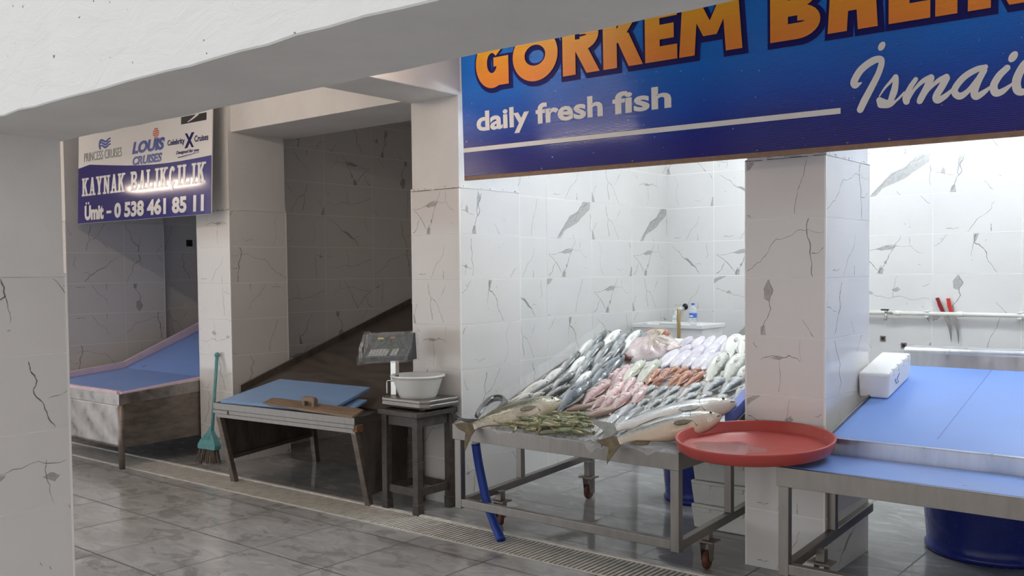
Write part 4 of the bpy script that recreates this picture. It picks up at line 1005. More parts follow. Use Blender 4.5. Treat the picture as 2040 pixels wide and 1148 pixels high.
def scale():
    t = thing('weighing_scale', 'electronic weighing scale with a plastic wrapped display on a post', 'scale', (-4.38, 4.34, .662))
    x0, x1, y0, y1 = -4.597, -4.165, 4.185, 4.495; c = .045
    oct_ = lambda e, z: [(x0 + c - e * .4, y0 - e, z), (x1 - c + e * .4, y0 - e, z), (x1 + e, y0 + c - e * .4, z), (x1 + e, y1, z), (x0 - e, y1, z), (x0 - e, y0 + c - e * .4, z)]
    m = MB(); zs = [(.681, .0), (.690, .004), (.702, .004), (.706, .001), (.714, .001), (.718, .004), (.730, .003), (.735, -.002)]
    rings = [oct_(e, z) for z, e in zs]
    vs = [p for r in rings for p in r]; n = 6
    m.add(vs, [(i * n + k, i * n + (k + 1) % n, (i + 1) * n + (k + 1) % n, (i + 1) * n + k) for i in range(len(rings) - 1) for k in range(n)] + [list(range(n)), list(range(len(vs) - n, len(vs)))])
    m.build('platform', 'steel', t, .001)
    m = MB().box(x0 + .03, x1 - .03, y0 + .03, y1 - .03, .672, .682); 
    for x in (x0 + .07, x1 - .07):
        for y in (y0 + .05, y1 - .05): m.lathe([(.018, .662), (.018, .673)], (x, y, 0), 12)
    m.build('base', 'black', t)
    px, py = -4.555, 4.30
    m = MB().box(px - .026, px + .026, py - .016, py + .016, .735, .985); m.build('post', 'chrome', t, .003)
    m = MB().tube(crv([(px - .055, py - .02, .736), (px - .055, py - .02, .80), (px - .05, py - .02, .826), (px - .02, py - .02, .832), (px + .05, py - .02, .835)], 5), .006, 8)
    m.build('guard_rod', 'chrome', t)
    MB().box(px + .0, px + .05, py - .03, py - .012, .845, .87).build('clamp', 'black', t, .002)
    # head: upright display above, sloping keypad below
    hc = V((-4.555, 4.27, .97)); ang = math.radians(14); dx = V((math.cos(ang), math.sin(ang), .06)).normalized(); dy = V((-math.sin(ang), math.cos(ang), 0)); up = V((0, 0, 1))
    P = lambda u, v, z: hc + dx * u + dy * v + up * z
    prof = [(-.085, .0), (-.09, .03), (-.035, .082), (-.01, .176), (.03, .176), (.045, .0)]
    hw = .172
    MB().prism([P(-hw, v, z) for v, z in prof], dx * 2 * hw).build('head', 'dark_grey', t, .004)
    scr = lambda u0, u1, s0, s1, e: [P(u0, -.035 + .025 * s0 - e, .082 + .094 * s0), P(u1, -.035 + .025 * s0 - e, .082 + .094 * s0), P(u1, -.035 + .025 * s1 - e, .082 + .094 * s1), P(u0, -.035 + .025 * s1 - e, .082 + .094 * s1)]
    m = MB()
    for u0, u1 in ((-.125, -.01), (.0, .13)): m.prism(scr(u0, u1, .18, .84, .0008), -dy * .001)
    m.build('display', 'lcd', t)
    m = MB(); m.prism(scr(-.09, -.045, .66, .76, .002), -dy * .0006); m.build('display_print', 'yellow_text', t)
    m = MB(); m.prism(scr(.01, .045, .68, .78, .002), -dy * .0006); m.build('display_print', 'red_text', t)
    kp = lambda u, s, e: P(u, -.09 + .055 * s - e * .7, .03 + .052 * s + e * .7)
    kk = MB(); gk = MB()
    for i in range(8):
        for j in range(4):
            u0 = -.13 + i * .0255 + (0 if i < 6 else .022); s0 = .12 + j * .2
            q = [kp(u0, s0, .0005), kp(u0 + .021, s0, .0005), kp(u0 + .021, s0 + .15, .0005), kp(u0, s0 + .15, .0005)]
            (gk if (i == 6 and j == 3) or (i == 5 and j == 3) else kk).prism(q, (kp(0, 0, .004) - kp(0, 0, 0)))
    kk.build('keypad', 'keys', t); gk.build('green_key', 'key_green', t)
    # loose plastic wrap
    prof2 = [(-.092, -.012), (-.099, .03), (-.041, .088), (-.016, .186), (.038, .186), (.055, -.012)]
    m = MB(); r = random.Random(5)
    n = 16; rings = []
    for i in range(n + 1):
        f = i / n; u = -hw - .03 + (2 * hw + .045) * f; k = 1.0 + (.12 if i == 0 else 0)
        rings.append([P(u, v * k + r.uniform(-.003, .003), (z - .08) * k + .08 + r.uniform(-.003, .003)) for v, z in prof2])
    npf = len(prof2)
    m.add([p for q in rings for p in q], [(i * npf + k, i * npf + (k + 1) % npf, (i + 1) * npf + (k + 1) % npf, (i + 1) * npf + k) for i in range(n) for k in range(npf)], 0, False)
    m.build('plastic_cover', 'wrap', t, label='crinkled clear plastic cover over the display head')
    m = MB()
    for i in range(7):
        pts = [P(-hw - .028 + r.uniform(-.004, .02), lerp_list([0, 1], [-.09, .03], i / 6), .0 + (.02 if i == 0 else .0)), P(-hw - .03 + r.uniform(0, .02), lerp_list([0, 1], [-.08, .02], i / 6), .09), P(-hw - .026 + r.uniform(0, .012), lerp_list([0, 1], [-.03, .03], i / 6), .18)]
        m.tube(pts, [.003, .0045, .003], 5)
    m.build('cover_creases', 'sheet_white', t)
scale()
def bowl():
    c = (-4.375, 4.335, .7355)
    t = thing('bowl', 'milky white plastic bowl standing on the scale', 'bowl', c)
    prof = [(.0, .004), (.118, .004), (.126, .012), (.162, .118), (.166, .128), (.178, .132), (.182, .138), (.178, .145), (.168, .146), (.160, .140), (.156, .122), (.121, .016), (.114, .009), (.0, .009)]
    MB().lathe(prof, c, 56).build('basin', 'bowl', t)
    MB().lathe([(.1, 0), (.118, 0), (.118, .005), (.1, .005)], c, 40, close=True).build('foot_ring', 'bowl', t)
bowl()

# ---------------------------------------------------------------- round red tray wedged between the two tables
def red_tray():
    c = V((-1.925, 4.14, .695)); ax = V((.0, -.062, 1)).normalized()
    t = thing('round_tray', 'big round red plastic tray wedged between the two display tables', 'tray', c)
    r = .358
    MB().lathe([(0, .0), (r - .012, .0), (r, .008), (r + .012, .052), (r + .012, .058), (r + .004, .059), (r - .002, .055), (r - .012, .014), (r - .022, .008), (0, .008)], c, 90, axis=ax).build('tray', 'red_plastic', t)
    m = MB(); rr = random.Random(8); n = 40; q = V((0, 1, 0)); ay = ax.cross(V((1, 0, 0))).normalized(); axx = ay.cross(ax)
    ring = [c + ax * .0086 + axx * (-.1 + (.17 + .03 * math.sin(3 * a) + rr.uniform(-.012, .012)) * math.cos(a)) + ay * (-.09 + (.13 + .02 * math.sin(5 * a)) * math.sin(a)) for a in [2 * PI * i / n for i in range(n)]]
    m.prism(ring, ax * .0008); m.build('water_puddle', 'water', t)
red_tray()

# hose from the fish table into the drain
def hose():
    t = thing('drain_hose', 'thick blue hose hanging from the fish table into the floor drain', 'hose', (-3.6, 4.09, 0))
    pts = crv([(-3.663, 4.10, .535), (-3.648, 4.105, .43), (-3.615, 4.105, .30), (-3.575, 4.10, .19), (-3.50, 4.075, .085), (-3.425, 4.045, .012)], 8)
    MB().tube(pts, .026, 20).build('hose', 'blue_hose', t)
    MB().lathe([(.021, 0), (.021, .06), (.024, .062), (.024, .066), (.021, .068), (.021, .11)], (-3.663, 4.10, .525), 18).build('fitting', 'pvc', t)
hose()

def tub(label, c, r0, r1, h):
    t = thing('bucket', label, 'bucket', c)
    p = [(0, .0), (r0, .0), (r0 + .012, .012), (r0 + .012, .03), (r0, .04)]
    k = 8
    p += [(r0 + (r1 - r0) * i / k, .04 + (h - .06) * i / k) for i in range(1, k + 1)]
    p += [(r1 + .02, h - .015), (r1 + .022, h), (r1 + .01, h), (r1 - .008, h - .02), (r0 - .008, .02), (0, .02)]
    MB().lathe(p, c, 56).build('body', 'blue_tub', t)
    for s in (-1, 1):
        MB().box(c[0] + s * (r1 + .035) - .015, c[0] + s * (r1 + .035) + .015, c[1] - .05, c[1] + .05, h - .03, h - .01).build('handle', 'blue_tub', t, .006)
tub('dark blue plastic bucket on the wet floor behind the fish table', (-3.045, 5.62, 0), .195, .225, .40)
tub('wide dark blue plastic tub on the floor under the bare display table', (-1.2, 5.56, 0), .33, .36, .42)

# ---------------------------------------------------------------- polystyrene boxes
def foam_box(label, x0, x1, y0, y1, z0, z1, group=None, m='styro_dirty', notch=True):
    t = thing('foam_box', label, 'box', ((x0 + x1) / 2, (y0 + y1) / 2, z0), group)
    g = MB(); e = .012
    g.hexa([(x0 + e, y0 + e, z0), (x1 - e, y0 + e, z0), (x1 - e, y1 - e, z0), (x0 + e, y1 - e, z0)], [(x0, y0, z1 - .02), (x1, y0, z1 - .02), (x1, y1, z1 - .02), (x0, y1, z1 - .02)])
    g.build('box_body', m, t, .008)
    l = MB(); w = .045
    l.box(x0, x1, y0, y0 + w, z1 - .02, z1); l.box(x0, x1, y1 - w, y1, z1 - .02, z1); l.box(x0, x0 + w, y0 + w, y1 - w, z1 - .02, z1); l.box(x1 - w, x1, y0 + w, y1 - w, z1 - .02, z1)
    for f in (.12, .5, .82):
        xx = x0 + (x1 - x0) * f; l.box(xx, xx + .06, y0 - .004, y0 + .01, z1 - .045, z1 - .018)
    l.build('rim', m, t, .005)
    return t
GB = 'used foam boxes stacked under the fish table'
zz = [0.002, .148, .290, .43]
for (a, b), lab in zip(zip(zz, zz[1:]), ('used white foam box on the wet floor, lowest of the stack beside the pillar', 'used white foam box, middle one of the stack beside the pillar', 'used white foam box, topmost of the stack under the fish table')):
    foam_box(lab, -2.725 + R0.uniform(-.006, .006), -2.17, 4.99, 5.33, a, b - .002, GB)
def white_box():
    # clean foam lid box lying on the bare blue slope
    t = thing('foam_box', 'clean white foam box lying on the bare blue slope against the pillar', 'box', (-1.62, 5.15, .9))
    zf = lambda y: .735 + .222 * (y - 4.40)
    x0, x1, ya, yb, h = -1.725, -1.565, 4.965, 5.34, .135
    g = MB(); B = lambda x, y, k: (x, y, zf(y) + .002 + k)
    g.hexa([B(x0, ya + .01, 0), B(x1 - .006, ya + .01, 0), B(x1 - .006, yb - .01, 0), B(x0, yb - .01, 0)], [B(x0, ya, h), B(x1, ya, h), B(x1, yb, h), B(x0, yb, h)])
    g.build('box_body', 'styro', t, .014)
    for f in (.2, .42, .64, .86):
        l = MB(); y = ya + (yb - ya) * f; l.hexa([B(x1 - .012, y, h - .035), B(x1 + .003, y, h - .035), B(x1 + .003, y + .03, h - .035), B(x1 - .012, y + .03, h - .035)], [B(x1 - .016, y, h + .003), B(x1 + .001, y, h + .003), B(x1 + .001, y + .03, h + .003), B(x1 - .016, y + .03, h + .003)])
        l.build('rim_lug', 'styro', t, .004)
    l = MB()
    q = lambda u, k: V((x1 + .0015 - (h - k) * .03, ya + u, zf(ya + u) + k))
    l.tube([q(.1, .08), q(.12, .05), q(.16, .045), q(.13, .07), q(.17, .09)], .0016, 5); l.build('scribble', 'blue_text', t, label='blue pen scribble')
white_box()

# ---------------------------------------------------------------- back corner of the fish stall
def tank():
    t = thing('storage_tank', 'white plastic tank in the back corner of the fish stall', 'tank', (-3.88, 6.95, 0))
    x0, x1, y0, y1, h = -4.22, -3.585, 6.74, 7.12, 1.085
    g = MB(); g.hexa([(x0 + .02, y0 + .02, 0), (x1 - .02, y0 + .02, 0), (x1 - .02, y1 - .02, 0), (x0 + .02, y1 - .02, 0)], [(x0, y0, h), (x1, y0, h), (x1, y1, h), (x0, y1, h)])
    g.build('tank_body', 'white_plastic', t, .012)
    l = MB().box(x0 - .012, x1 + .012, y0 - .012, y1 + .012, h - .012, h + .022); l.box(x0 + .25, x0 + .42, y0 - .014, y0 + .06, h + .02, h + .034); l.box(x0 + .09, x0 + .14, y0 - .014, y0 + .05, h + .02, h + .03); l.box(x1 - .1, x1 - .04, y0 - .012, y0 + .05, h + .02, h + .032)
    l.build('lid', 'white_plastic', t, .006)
    MB().box(x0 + .17, x0 + .21, y0 - .018, y0 + .01, h - .07, h - .045).build('latch', 'steel', t, .003)
tank()
def bottle():
    c = (-3.765, 6.93, 1.1075)
    t = thing('water_bottle', 'small clear water bottle with a blue cap standing on the white tank', 'bottle', c)
    MB().lathe([(0, 0), (.028, 0), (.032, .006), (.032, .05), (.0305, .055), (.032, .06), (.032, .098), (.028, .118), (.017, .138), (.0125, .146), (.0125, .156), (0, .156)], c, 24).build('bottle_body', 'bottle', t)
    MB().lathe([(.0325, .048), (.0328, .05), (.0328, .084), (.0325, .086)], c, 24).build('label', 'bottle_blue', t)
    m = MB(); m.grid(lambda u, v: V(c) + V((.0332 * math.cos(-2.6 + u * 1.5), .0332 * math.sin(-2.6 + u * 1.5), .056 + v * .012)), 8, 1); m.build('label_band', 'sign_white', t)
    MB().lathe([(0, .152), (.0145, .152), (.0145, .167), (.012, .169), (0, .169)], c, 18).build('cap', 'bottle_blue', t)
bottle()
setp(MB().tube(crv([(-3.715, 6.60, 0), (-3.735, 6.64, .6), (-3.77, 6.70, 1.235)], 6), .0145, 12).build('bamboo_stick', 'bamboo'), 'brown bamboo stick leaning on the white tank', 'stick')
setp(MB().tube(crv([(-4.13, 7.41, 1.205), (-4.12, 7.36, 1.21), (-4.10, 7.25, 1.18), (-4.03, 7.08, 1.13), (-3.97, 6.98, 1.118), (-3.92, 6.9, 1.118)], 6), .02, 14).build('water_hose', 'hose_clear'), 'pale clear hose coming from the tiled back wall over the white tank', 'hose')
setp(MB().lathe([(0, 0), (.028, 0), (.028, .006), (0, .008)], (-4.11, 7.423, 1.225), 16, axis=(0, -1, 0)).build('pipe_cap', 'black'), 'black round outlet cap on the tiled back wall', 'outlet cap')

# ---------------------------------------------------------------- water pipe, tap and knives on the back wall of the bare stall
def pipe():
    t = thing('water_pipe', 'white plastic water pipe along the tiled back wall, holding two knives', 'pipe', (-1.5, 7.38, 1.205))
    MB().tube([(-3.3, 7.375, 1.208), (1.08, 7.375, 1.196)], .0155, 16).build('pipe', 'pvc', t)
    for x in (-2.05, -1.43, -.8, .4):
        m = MB().box(x - .014, x + .014, 7.356, 7.424, 1.177, 1.187); m.box(x - .014, x + .014, 7.356, 7.424, 1.217, 1.226); m.box(x - .016, x + .016, 7.41, 7.424, 1.175, 1.228)
        m.build('pipe_clip', 'white_plastic', t, .002)
    for x in (-2.26, -1.82): MB().lathe([(.0195, -.02), (.0205, -.018), (.0205, .018), (.0195, .02)], (x, 7.375, 1.204), 16, axis=(1, 0, 0)).build('pipe_joint', 'pvc', t)
    tap = MB().tube(crv([(-2.30, 7.37, 1.204), (-2.33, 7.34, 1.204), (-2.335, 7.32, 1.19), (-2.335, 7.315, 1.15)], 5), .011, 12)
    tap.lathe([(.0, 0), (.013, .0), (.012, .02), (0, .022)], (-2.335, 7.33, 1.205), 12)
    k = tap.build('tap', 'chrome', t)
    MB().box(-2.375, -2.315, 7.322, 7.338, 1.224, 1.236).build('tap_lever', 'black', k, .003)
pipe()
def knife(label, pts, mh):
    (hx, hz), (mx, mz), (tx, tz) = pts
    t = thing('knife', label, 'knife', (mx, 7.40, mz), 'knives behind the pipe')
    y = 7.402
    d = V((mx - hx, 0, mz - hz)).normalized(); n = V((d.z, 0, -d.x))
    A = V((hx, y, hz)); B = V((mx, y, mz))
    hp = [A + n * .013 - d * .004, A - n * .012, A.lerp(B, .35) - n * .011, B - n * .012, B + n * .0125, A.lerp(B, .5) + n * .016, A.lerp(B, .2) + n * .012]
    MB().prism([p - V((0, .008, 0)) for p in hp], (0, .016, 0)).build('handle', mh, t, .003)
    T = V((tx, y, tz)); d2 = (T - B).normalized(); n2 = V((d2.z, 0, -d2.x)); L = (T - B).length
    up = [B + d2 * L * f + n2 * (.013 * (1 - f ** 1.5) - .014 * math.sin(PI * f)) for f in [i / 10 for i in range(11)]]
    lo = [B + d2 * L * f - n2 * (.013 * (1 - f ** 3) + .014 * math.sin(PI * f)) for f in [i / 10 for i in range(11)]]
    MB().prism([p - V((0, .001, 0)) for p in up + lo[::-1]], (0, .002, 0)).build('blade', 'blade', t)
knife('dark red handled knife hanging behind the white pipe, nearer the tap', [(-1.988, 1.322), (-1.945, 1.214), (-1.888, .99)], 'knife_dark')
knife('bright red handled knife hanging behind the white pipe, farther from the tap', [(-1.912, 1.318), (-1.888, 1.212), (-1.838, .98)], 'knife_red')
def outlet(label, x, y, z, s, axis='y', m='steel_dark', m2='black'):
    t = thing('wall_outlet', label, 'outlet', (x, y, z))
    if axis == 'y':
        MB().box(x - s, x + s, y - .006, y, z - s, z + s).build('frame', m, t, .001); MB().box(x - s * .5, x + s * .5, y - .0075, y - .005, z - s * .5, z + s * .5).build('hole', m2, t)
    else:
        MB().box(x, x + .008, y - s, y + s, z - s, z + s).build('frame', m, t, .001); MB().box(x + .007, x + .0095, y - s * .6, y + s * .6, z - s * .6, z + s * .6).build('hole', m2, t)
outlet('small square metal wall outlet below the tap', -2.388, YB - .002, 1.003, .021)
outlet('small dark wall outlet just above the rim of the bare table', -2.232, YB - .002, .955, .021)
outlet('dark wall socket high on the shaded wall of the far stall', -9.198, 5.66, 1.90, .035, 'x', 'black')
outlet('pale wall socket low on the shaded wall of the far stall', -9.198, 5.62, 1.22, .04, 'x', 'plaster', 'plaster')
# ---------------------------------------------------------------- plastic sheet over the fish bed
def bed_z(y): return .665 if y < 4.245 else .664 + .336 * (y - 4.245)
def sheet():
    r = random.Random(12)
    t = thing('plastic_sheet', 'crinkled plastic sheet spread under the fish on the display table', 'sheet', (-3.0, 4.5, .67))
    ph = [r.uniform(0, 6) for _ in range(6)]
    def hang(x):
        h = .006 + .005 * math.sin(x * 9 + ph[0]) ** 2
        for c, w, d in ((-2.74, .10, .062), (-2.42, .06, .035), (-3.36, .05, .03)): h += d * max(0, 1 - abs(x - c) / w) * (.75 + .25 * math.sin(x * 70))
        return h
    def fn(u, v):
        x = -3.735 + (-2.252 + 3.735) * u
        if v < .15:
            k = 1 - v / .15; return (x, 3.982 - .006 * k * (1 + math.sin(x * 60 + ph[1])) , .664 - hang(x) * k)
        f = (v - .15) / .85; y = 3.984 + (5.50 - 3.984) * f
        z = bed_z(y) + .0045 + .0025 * (math.sin(x * 31 + y * 13 + ph[2]) * math.sin(y * 27 + x * 9 + ph[3]) + 1)
        return (x if y < 4.5 else max(x, -3.695), y, z)
    MB().grid(fn, 90, 44).build('sheet', 'sheet_white', t)
    def fl(u, v):
        y = 4.30 + (5.49 - 4.30) * u; h = .085 if u > .1 else .03 + .055 * u / .1
        return (-3.70 - .012 * v + .005 * math.sin(y * 22) * v, y, bed_z(y) + .006 + h * v * (1 + .08 * math.sin(y * 37)))
    MB().grid(fl, 60, 4).build('raised_edge', 'sheet', t, label='clear edge of the sheet turned up at the side')
sheet()

# ---------------------------------------------------------------- fish
def fish_template(kind, hr=.2, tr=.62, profile=None, fork=.05, fin='fin', dorsal=True, bend=None, bendz=None, tail_h=None, mouth=True, eye=.014, dh=.16):
    """a fish of unit length along +x, back towards +z; returns its parts as a list of objects (body first)"""
    bend = bend or (lambda x: 0.); bz = bendz or (lambda x: 0.)
    prof = profile or ([0, .03, .09, .2, .36, .55, .72, .86, .94, 1.], [.08, .3, .56, .85, 1., .94, .7, .4, .29, .3])
    N, K = 26, 16; H = hr / 2; xs = [.5 - .86 * i / N for i in range(N + 1)]
    hp = [lerp_list(*prof, i / N) * H for i in range(N + 1)]
    off = [-.012 * math.sin(PI * i / N) for i in range(N + 1)]
    m = MB(); vs = []
    for i, x in enumerate(xs):
        f = i / N; wfac = tr * (1 if f < .5 else 1 - .62 * (f - .5) / .5)
        for k in range(K):
            a = 2 * PI * k / K; c, s = math.cos(a), math.sin(a)
            yy = math.copysign(abs(c) ** .85, c) * hp[i] * wfac; zz = math.copysign(abs(s) ** .95, s) * hp[i] + off[i]
            vs.append((x, yy + bend(x), zz + bz(x)))
    fs = [(i * K + k, i * K + (k + 1) % K, (i + 1) * K + (k + 1) % K, (i + 1) * K + k) for i in range(N) for k in range(K)] + [tuple(range(K)), tuple(range(N * K, N * K + K))]
    m.add(vs, fs, 0, True); body = m.build('body', FM[kind])
    parts = []
    zt = tail_h or H * 1.0; m = MB(); e = .0035
    x0 = -.345; pz = hp[-1]
    def leaf(pts, th=e): # flat fin with a little thickness, following the bend
        n = len(pts)
        m.add([(x, bend(x) - th, z + bz(x)) for x, z in pts] + [(x, bend(x) + th, z + bz(x)) for x, z in pts], [list(range(n))[::-1], list(range(n, 2 * n))] + [(i, (i + 1) % n, n + (i + 1) % n, n + i) for i in range(n)])
    leaf([(x0, pz * .9), (-.40, pz * 1.7), (-.46, zt * .8), (-.5, zt), (-.485, zt * .6), (-.5 + fork, 0), (-.485, -zt * .6), (-.5, -zt), (-.46, -zt * .8), (-.40, -pz * 1.7), (x0, -pz * .9)])
    parts.append(m.build('tail_fin', fin))
    if dorsal:
        m = MB(); zz = lambda x: lerp_list(*prof, (.5 - x) / .86) * H
        up = [(.14 - .36 * i / 8) for i in range(9)]
        leaf([(x, zz(x) * .9 - .012) for x in up] + [(x - .02, zz(x) - .012 + hr * dh * math.sin(PI * min(1, (i + 1.2) / 8.5)) ** .6) for i, x in list(enumerate(up))[::-1]])
        parts.append(m.build('dorsal_fin', fin))
        m = MB(); up = [(-.12 - .14 * i / 4) for i in range(5)]
        leaf([(x, -zz(x) * .9 - .012) for x in up] + [(x - .03, -zz(x) - .012 - hr * .12 * math.sin(PI * (i + .8) / 5)) for i, x in list(enumerate(up))[::-1]])
        parts.append(m.build('anal_fin', fin))
    for s in (-1, 1):
        m = MB(); w = hp[7] * tr
        P = [(.235, -.03), (.17, -.012), (.09, -.02), (.075, -.035), (.1, -.052), (.18, -.052)]
        P = [(x, z * hr / .2) for x, z in P]
        m.add([(x, s * (w * .97 + (.235 - x) * .1) + bend(x), z) for x, z in P] + [(x, s * (w * .97 + .006 + (.235 - x) * .1) + bend(x), z) for x, z in P], [(0, 1, 2, 3, 4, 5), (6, 7, 8, 9, 10, 11)] + [(i, (i + 1) % 6, 6 + (i + 1) % 6, 6 + i) for i in range(6)])
        parts.append(m.build('pectoral_fin', fin))
    for s in (-1, 1):
        m = MB(); i = 3; y = s * hp[i] * tr * .9
        m.lathe([(0, 0), (eye, .001), (eye * .85, .0045), (0, .006)], (.415, y + bend(.41), hp[i] * .3), 12, axis=(0.15, s, .12))
        parts.append(m.build('eye', 'eye'))
    m = MB()
    for s in (-1, 1):
        m.tube([(.285 - .045 * math.cos(a) , s * hp[6] * tr * (1.0 * math.cos(a * .62)) + bend(.26), hp[6] * .85 * math.sin(a) - .01) for a in [-.95 + .19 * j for j in range(11)]], .0038, 6)
    parts.append(m.build('gill_cover', 'gill'))
    if mouth:
        m = MB()
        for s in (-1, 1): m.tube([(.499, 0 + bend(.5), -.004), (.478, s * hp[1] * tr * .9 + bend(.48), -.010), (.452, s * hp[2] * tr * .92 + bend(.45), -.018)], .003, 6)
        parts.append(m.build('mouth', 'gill'))
    return [body] + parts

def squid_template(kind, tentacles=False):
    N, K = 20, 14; m = MB(); vs = []
    for i in range(N + 1):
        f = i / N; x = .5 - f * .86
        h = .155 * (max(0., math.sin(PI * (.06 + .88 * f))) ** .55); 
        for k in range(K):
            a = 2 * PI * k / K; vs.append((x, math.cos(a) * h * .5, math.sin(a) * h))
    m.add(vs, [(i * K + k, i * K + (k + 1) % K, (i + 1) * K + (k + 1) % K, (i + 1) * K + k) for i in range(N) for k in range(K)] + [tuple(range(K)), tuple(range(N * K, N * K + K))], 0, True)
    body = m.build('mantle', FM[kind]); parts = []
    for s in (-1, 1):
        m = MB(); n = 14
        A = [(.46 - .78 * i / n, -.012 , s * (.155 * max(0., math.sin(PI * (.1 + .8 * i / n))) ** .55 * .92)) for i in range(n + 1)]
        B = [(x, -.02 + .012 * math.sin(i * 1.9), z + s * .03 * math.sin(PI * i / n)) for i, (x, y, z) in enumerate(A)]
        V2 = A + B; V3 = [(x, y + .006, z) for x, y, z in V2]; q = n + 1
        m.add(V2 + V3, [(i, i + 1, q + i + 1, q + i) for i in range(n)] + [(2 * q + i, 2 * q + i + 1, 3 * q + i + 1, 3 * q + i) for i in range(n)] + [(q + i, q + i + 1, 3 * q + i + 1, 3 * q + i) for i in range(n)])
        parts.append(m.build('side_fin', FM[kind]))
    m = MB().tube([(-.34, 0, 0), (-.39, 0, 0), (-.43, 0, 0)], [.06, .065, .05], 10, flat=.7); m.build; parts.append(m.build('head', FM[kind]))
    for k in range(6):
        a = (k - 2.5) * .16; m = MB()
        m.tube(crv([(-.42, 0, a * .12), (-.5, .01, a * .3), (-.6 - .05 * (k % 2), -.01, a * .42 + .03 * math.sin(k * 2.))], 4), [.014 - .0011 * j for j in range(9)], 7); parts.append(m.build('arm', FM[kind]))
    return [body] + parts

def prawn_template():
    parts = []; r = random.Random(1); N, K = 22, 12
    path = crv([(.36, 0, .02), (.18, 0, .045), (0, 0, .05), (-.16, 0, .0), (-.28, 0, -.10), (-.33, 0, -.2)], 5); N = len(path) - 1
    m = MB(); rad = []
    for i in range(N + 1):
        f = i / N; q = lerp_list([0, .06, .2, .36, .4, .7, .9, 1], [.012, .045, .072, .078, .07, .058, .036, .02], f)
        rad.append(q * (1 + (.07 * math.sin(f * 46) if f > .38 else 0)))
    m.tube(path, rad, K, flat=1.0); body = m.build('body', FM['prawn'])
    t = path[-1]
    m = MB()
    for a in (-.7, -.25, .25, .7):
        d = V((-.45, math.sin(a) * .8, -.9)).normalized(); e = V((0, 1, 0)) * .02
        p = t + V((0, 0, .01)); m.hexa([p - e, p + e, p + d * .12 + e * 1.1, p + d * .12 - e * 1.1], [p - e + V((.008, 0, 0)), p + e + V((.008, 0, 0)), p + d * .12 + e * 1.1 + V((.008, 0, 0)), p + d * .12 - e * 1.1 + V((.008, 0, 0))])
    parts.append(m.build('tail_fan', FM['prawn']))
    m = MB()
    for s in (-1, 1): m.tube(crv([(.36, s * .012, .03), (.5, s * .05, .07), (.45, s * .16, .03), (.2, s * .2, .0)], 5), .006, 5)
    parts.append(m.build('antennae', FM['prawn']))
    m = MB()
    for i in range(5):
        for s in (-1, 1):
            x = .26 - i * .055; m.tube([(x, s * .02, -.03), (x + .03, s * .05, -.09), (x - .02, s * .045, -.15)], [.009, .008, .004], 5)
    for i in range(5):
        x = -.02 - i * .045; m.tube([(x, 0, -.01 - .012 * i), (x - .02, .01, -.075 - .022 * i)], [.012, .006], 5)
    parts.append(m.build('legs', FM['prawn']))
    m = MB().tube([(.3, 0, .075), (.4, 0, .06), (.47, 0, .075)], [.014, .009, .002], 6); parts.append(m.build('rostrum', FM['prawn']))
    for s in (-1, 1):
        parts.append(MB().lathe([(0, -.012), (.011, -.006), (.013, 0), (.011, .006), (0, .012)], (.345, s * .035, .045), 10).build('eye', 'eye'))
    return [body] + parts

TPL = {}
def template(kind):
    if kind not in TPL:
        if kind in ('squid', 'brown'): ps = squid_template(kind)
        elif kind == 'prawn': ps = prawn_template()
        elif kind == 'bream': ps = fish_template('bream', .36, .42, ([0, .03, .09, .2, .36, .55, .72, .86, .94, 1.], [.06, .3, .6, .92, 1., .88, .6, .3, .2, .2]), .07, 'fin')
        elif kind == 'red': ps = fish_template('red', .2, .72, ([0, .03, .08, .18, .34, .55, .72, .86, .94, 1.], [.2, .55, .8, .97, 1., .85, .6, .34, .26, .26]), .05, 'fin_pink')
        elif kind == 'orange': ps = fish_template('orange', .2, .78, ([0, .03, .08, .18, .34, .55, .72, .86, .94, 1.], [.2, .6, .85, 1, 1., .85, .6, .34, .26, .26]), .05, 'fin_pink')
        elif kind in ('white', 'pale', 'big'): ps = fish_template(kind, .2, .66, fin='fin_pale')
        else: ps = fish_template(kind, .2, .66)
        TPL[kind] = [ps, False]
    return TPL[kind]

def frame(H, T, n, roll):
    x = (V(H) - V(T)).normalized(); y = (V(n) - x * V(n).dot(x)).normalized(); z = x.cross(y)
    mtx = Matrix((x, y, z)).transposed()
    return mtx @ Matrix.Rotation(math.radians(roll), 3, 'X')

def place(kind, name, label, cat, group, H, T, n, roll, sc, centre=None):
    ps, used = template(kind)
    H, T = V(H), V(T)
    t = thing(name, label, cat, (H + T) / 2 if centre is None else centre, group)
    mtx = frame(H, T, n, roll)
    t.rotation_mode = 'XYZ'; t.rotation_euler = mtx.to_euler(); t.scale = sc
    if not used:
        TPL[kind][1] = True
        for o in ps: o.parent = t
    else:
        for o in ps:
            c = o.copy(); C.objects.link(c); c.parent = t
    return t

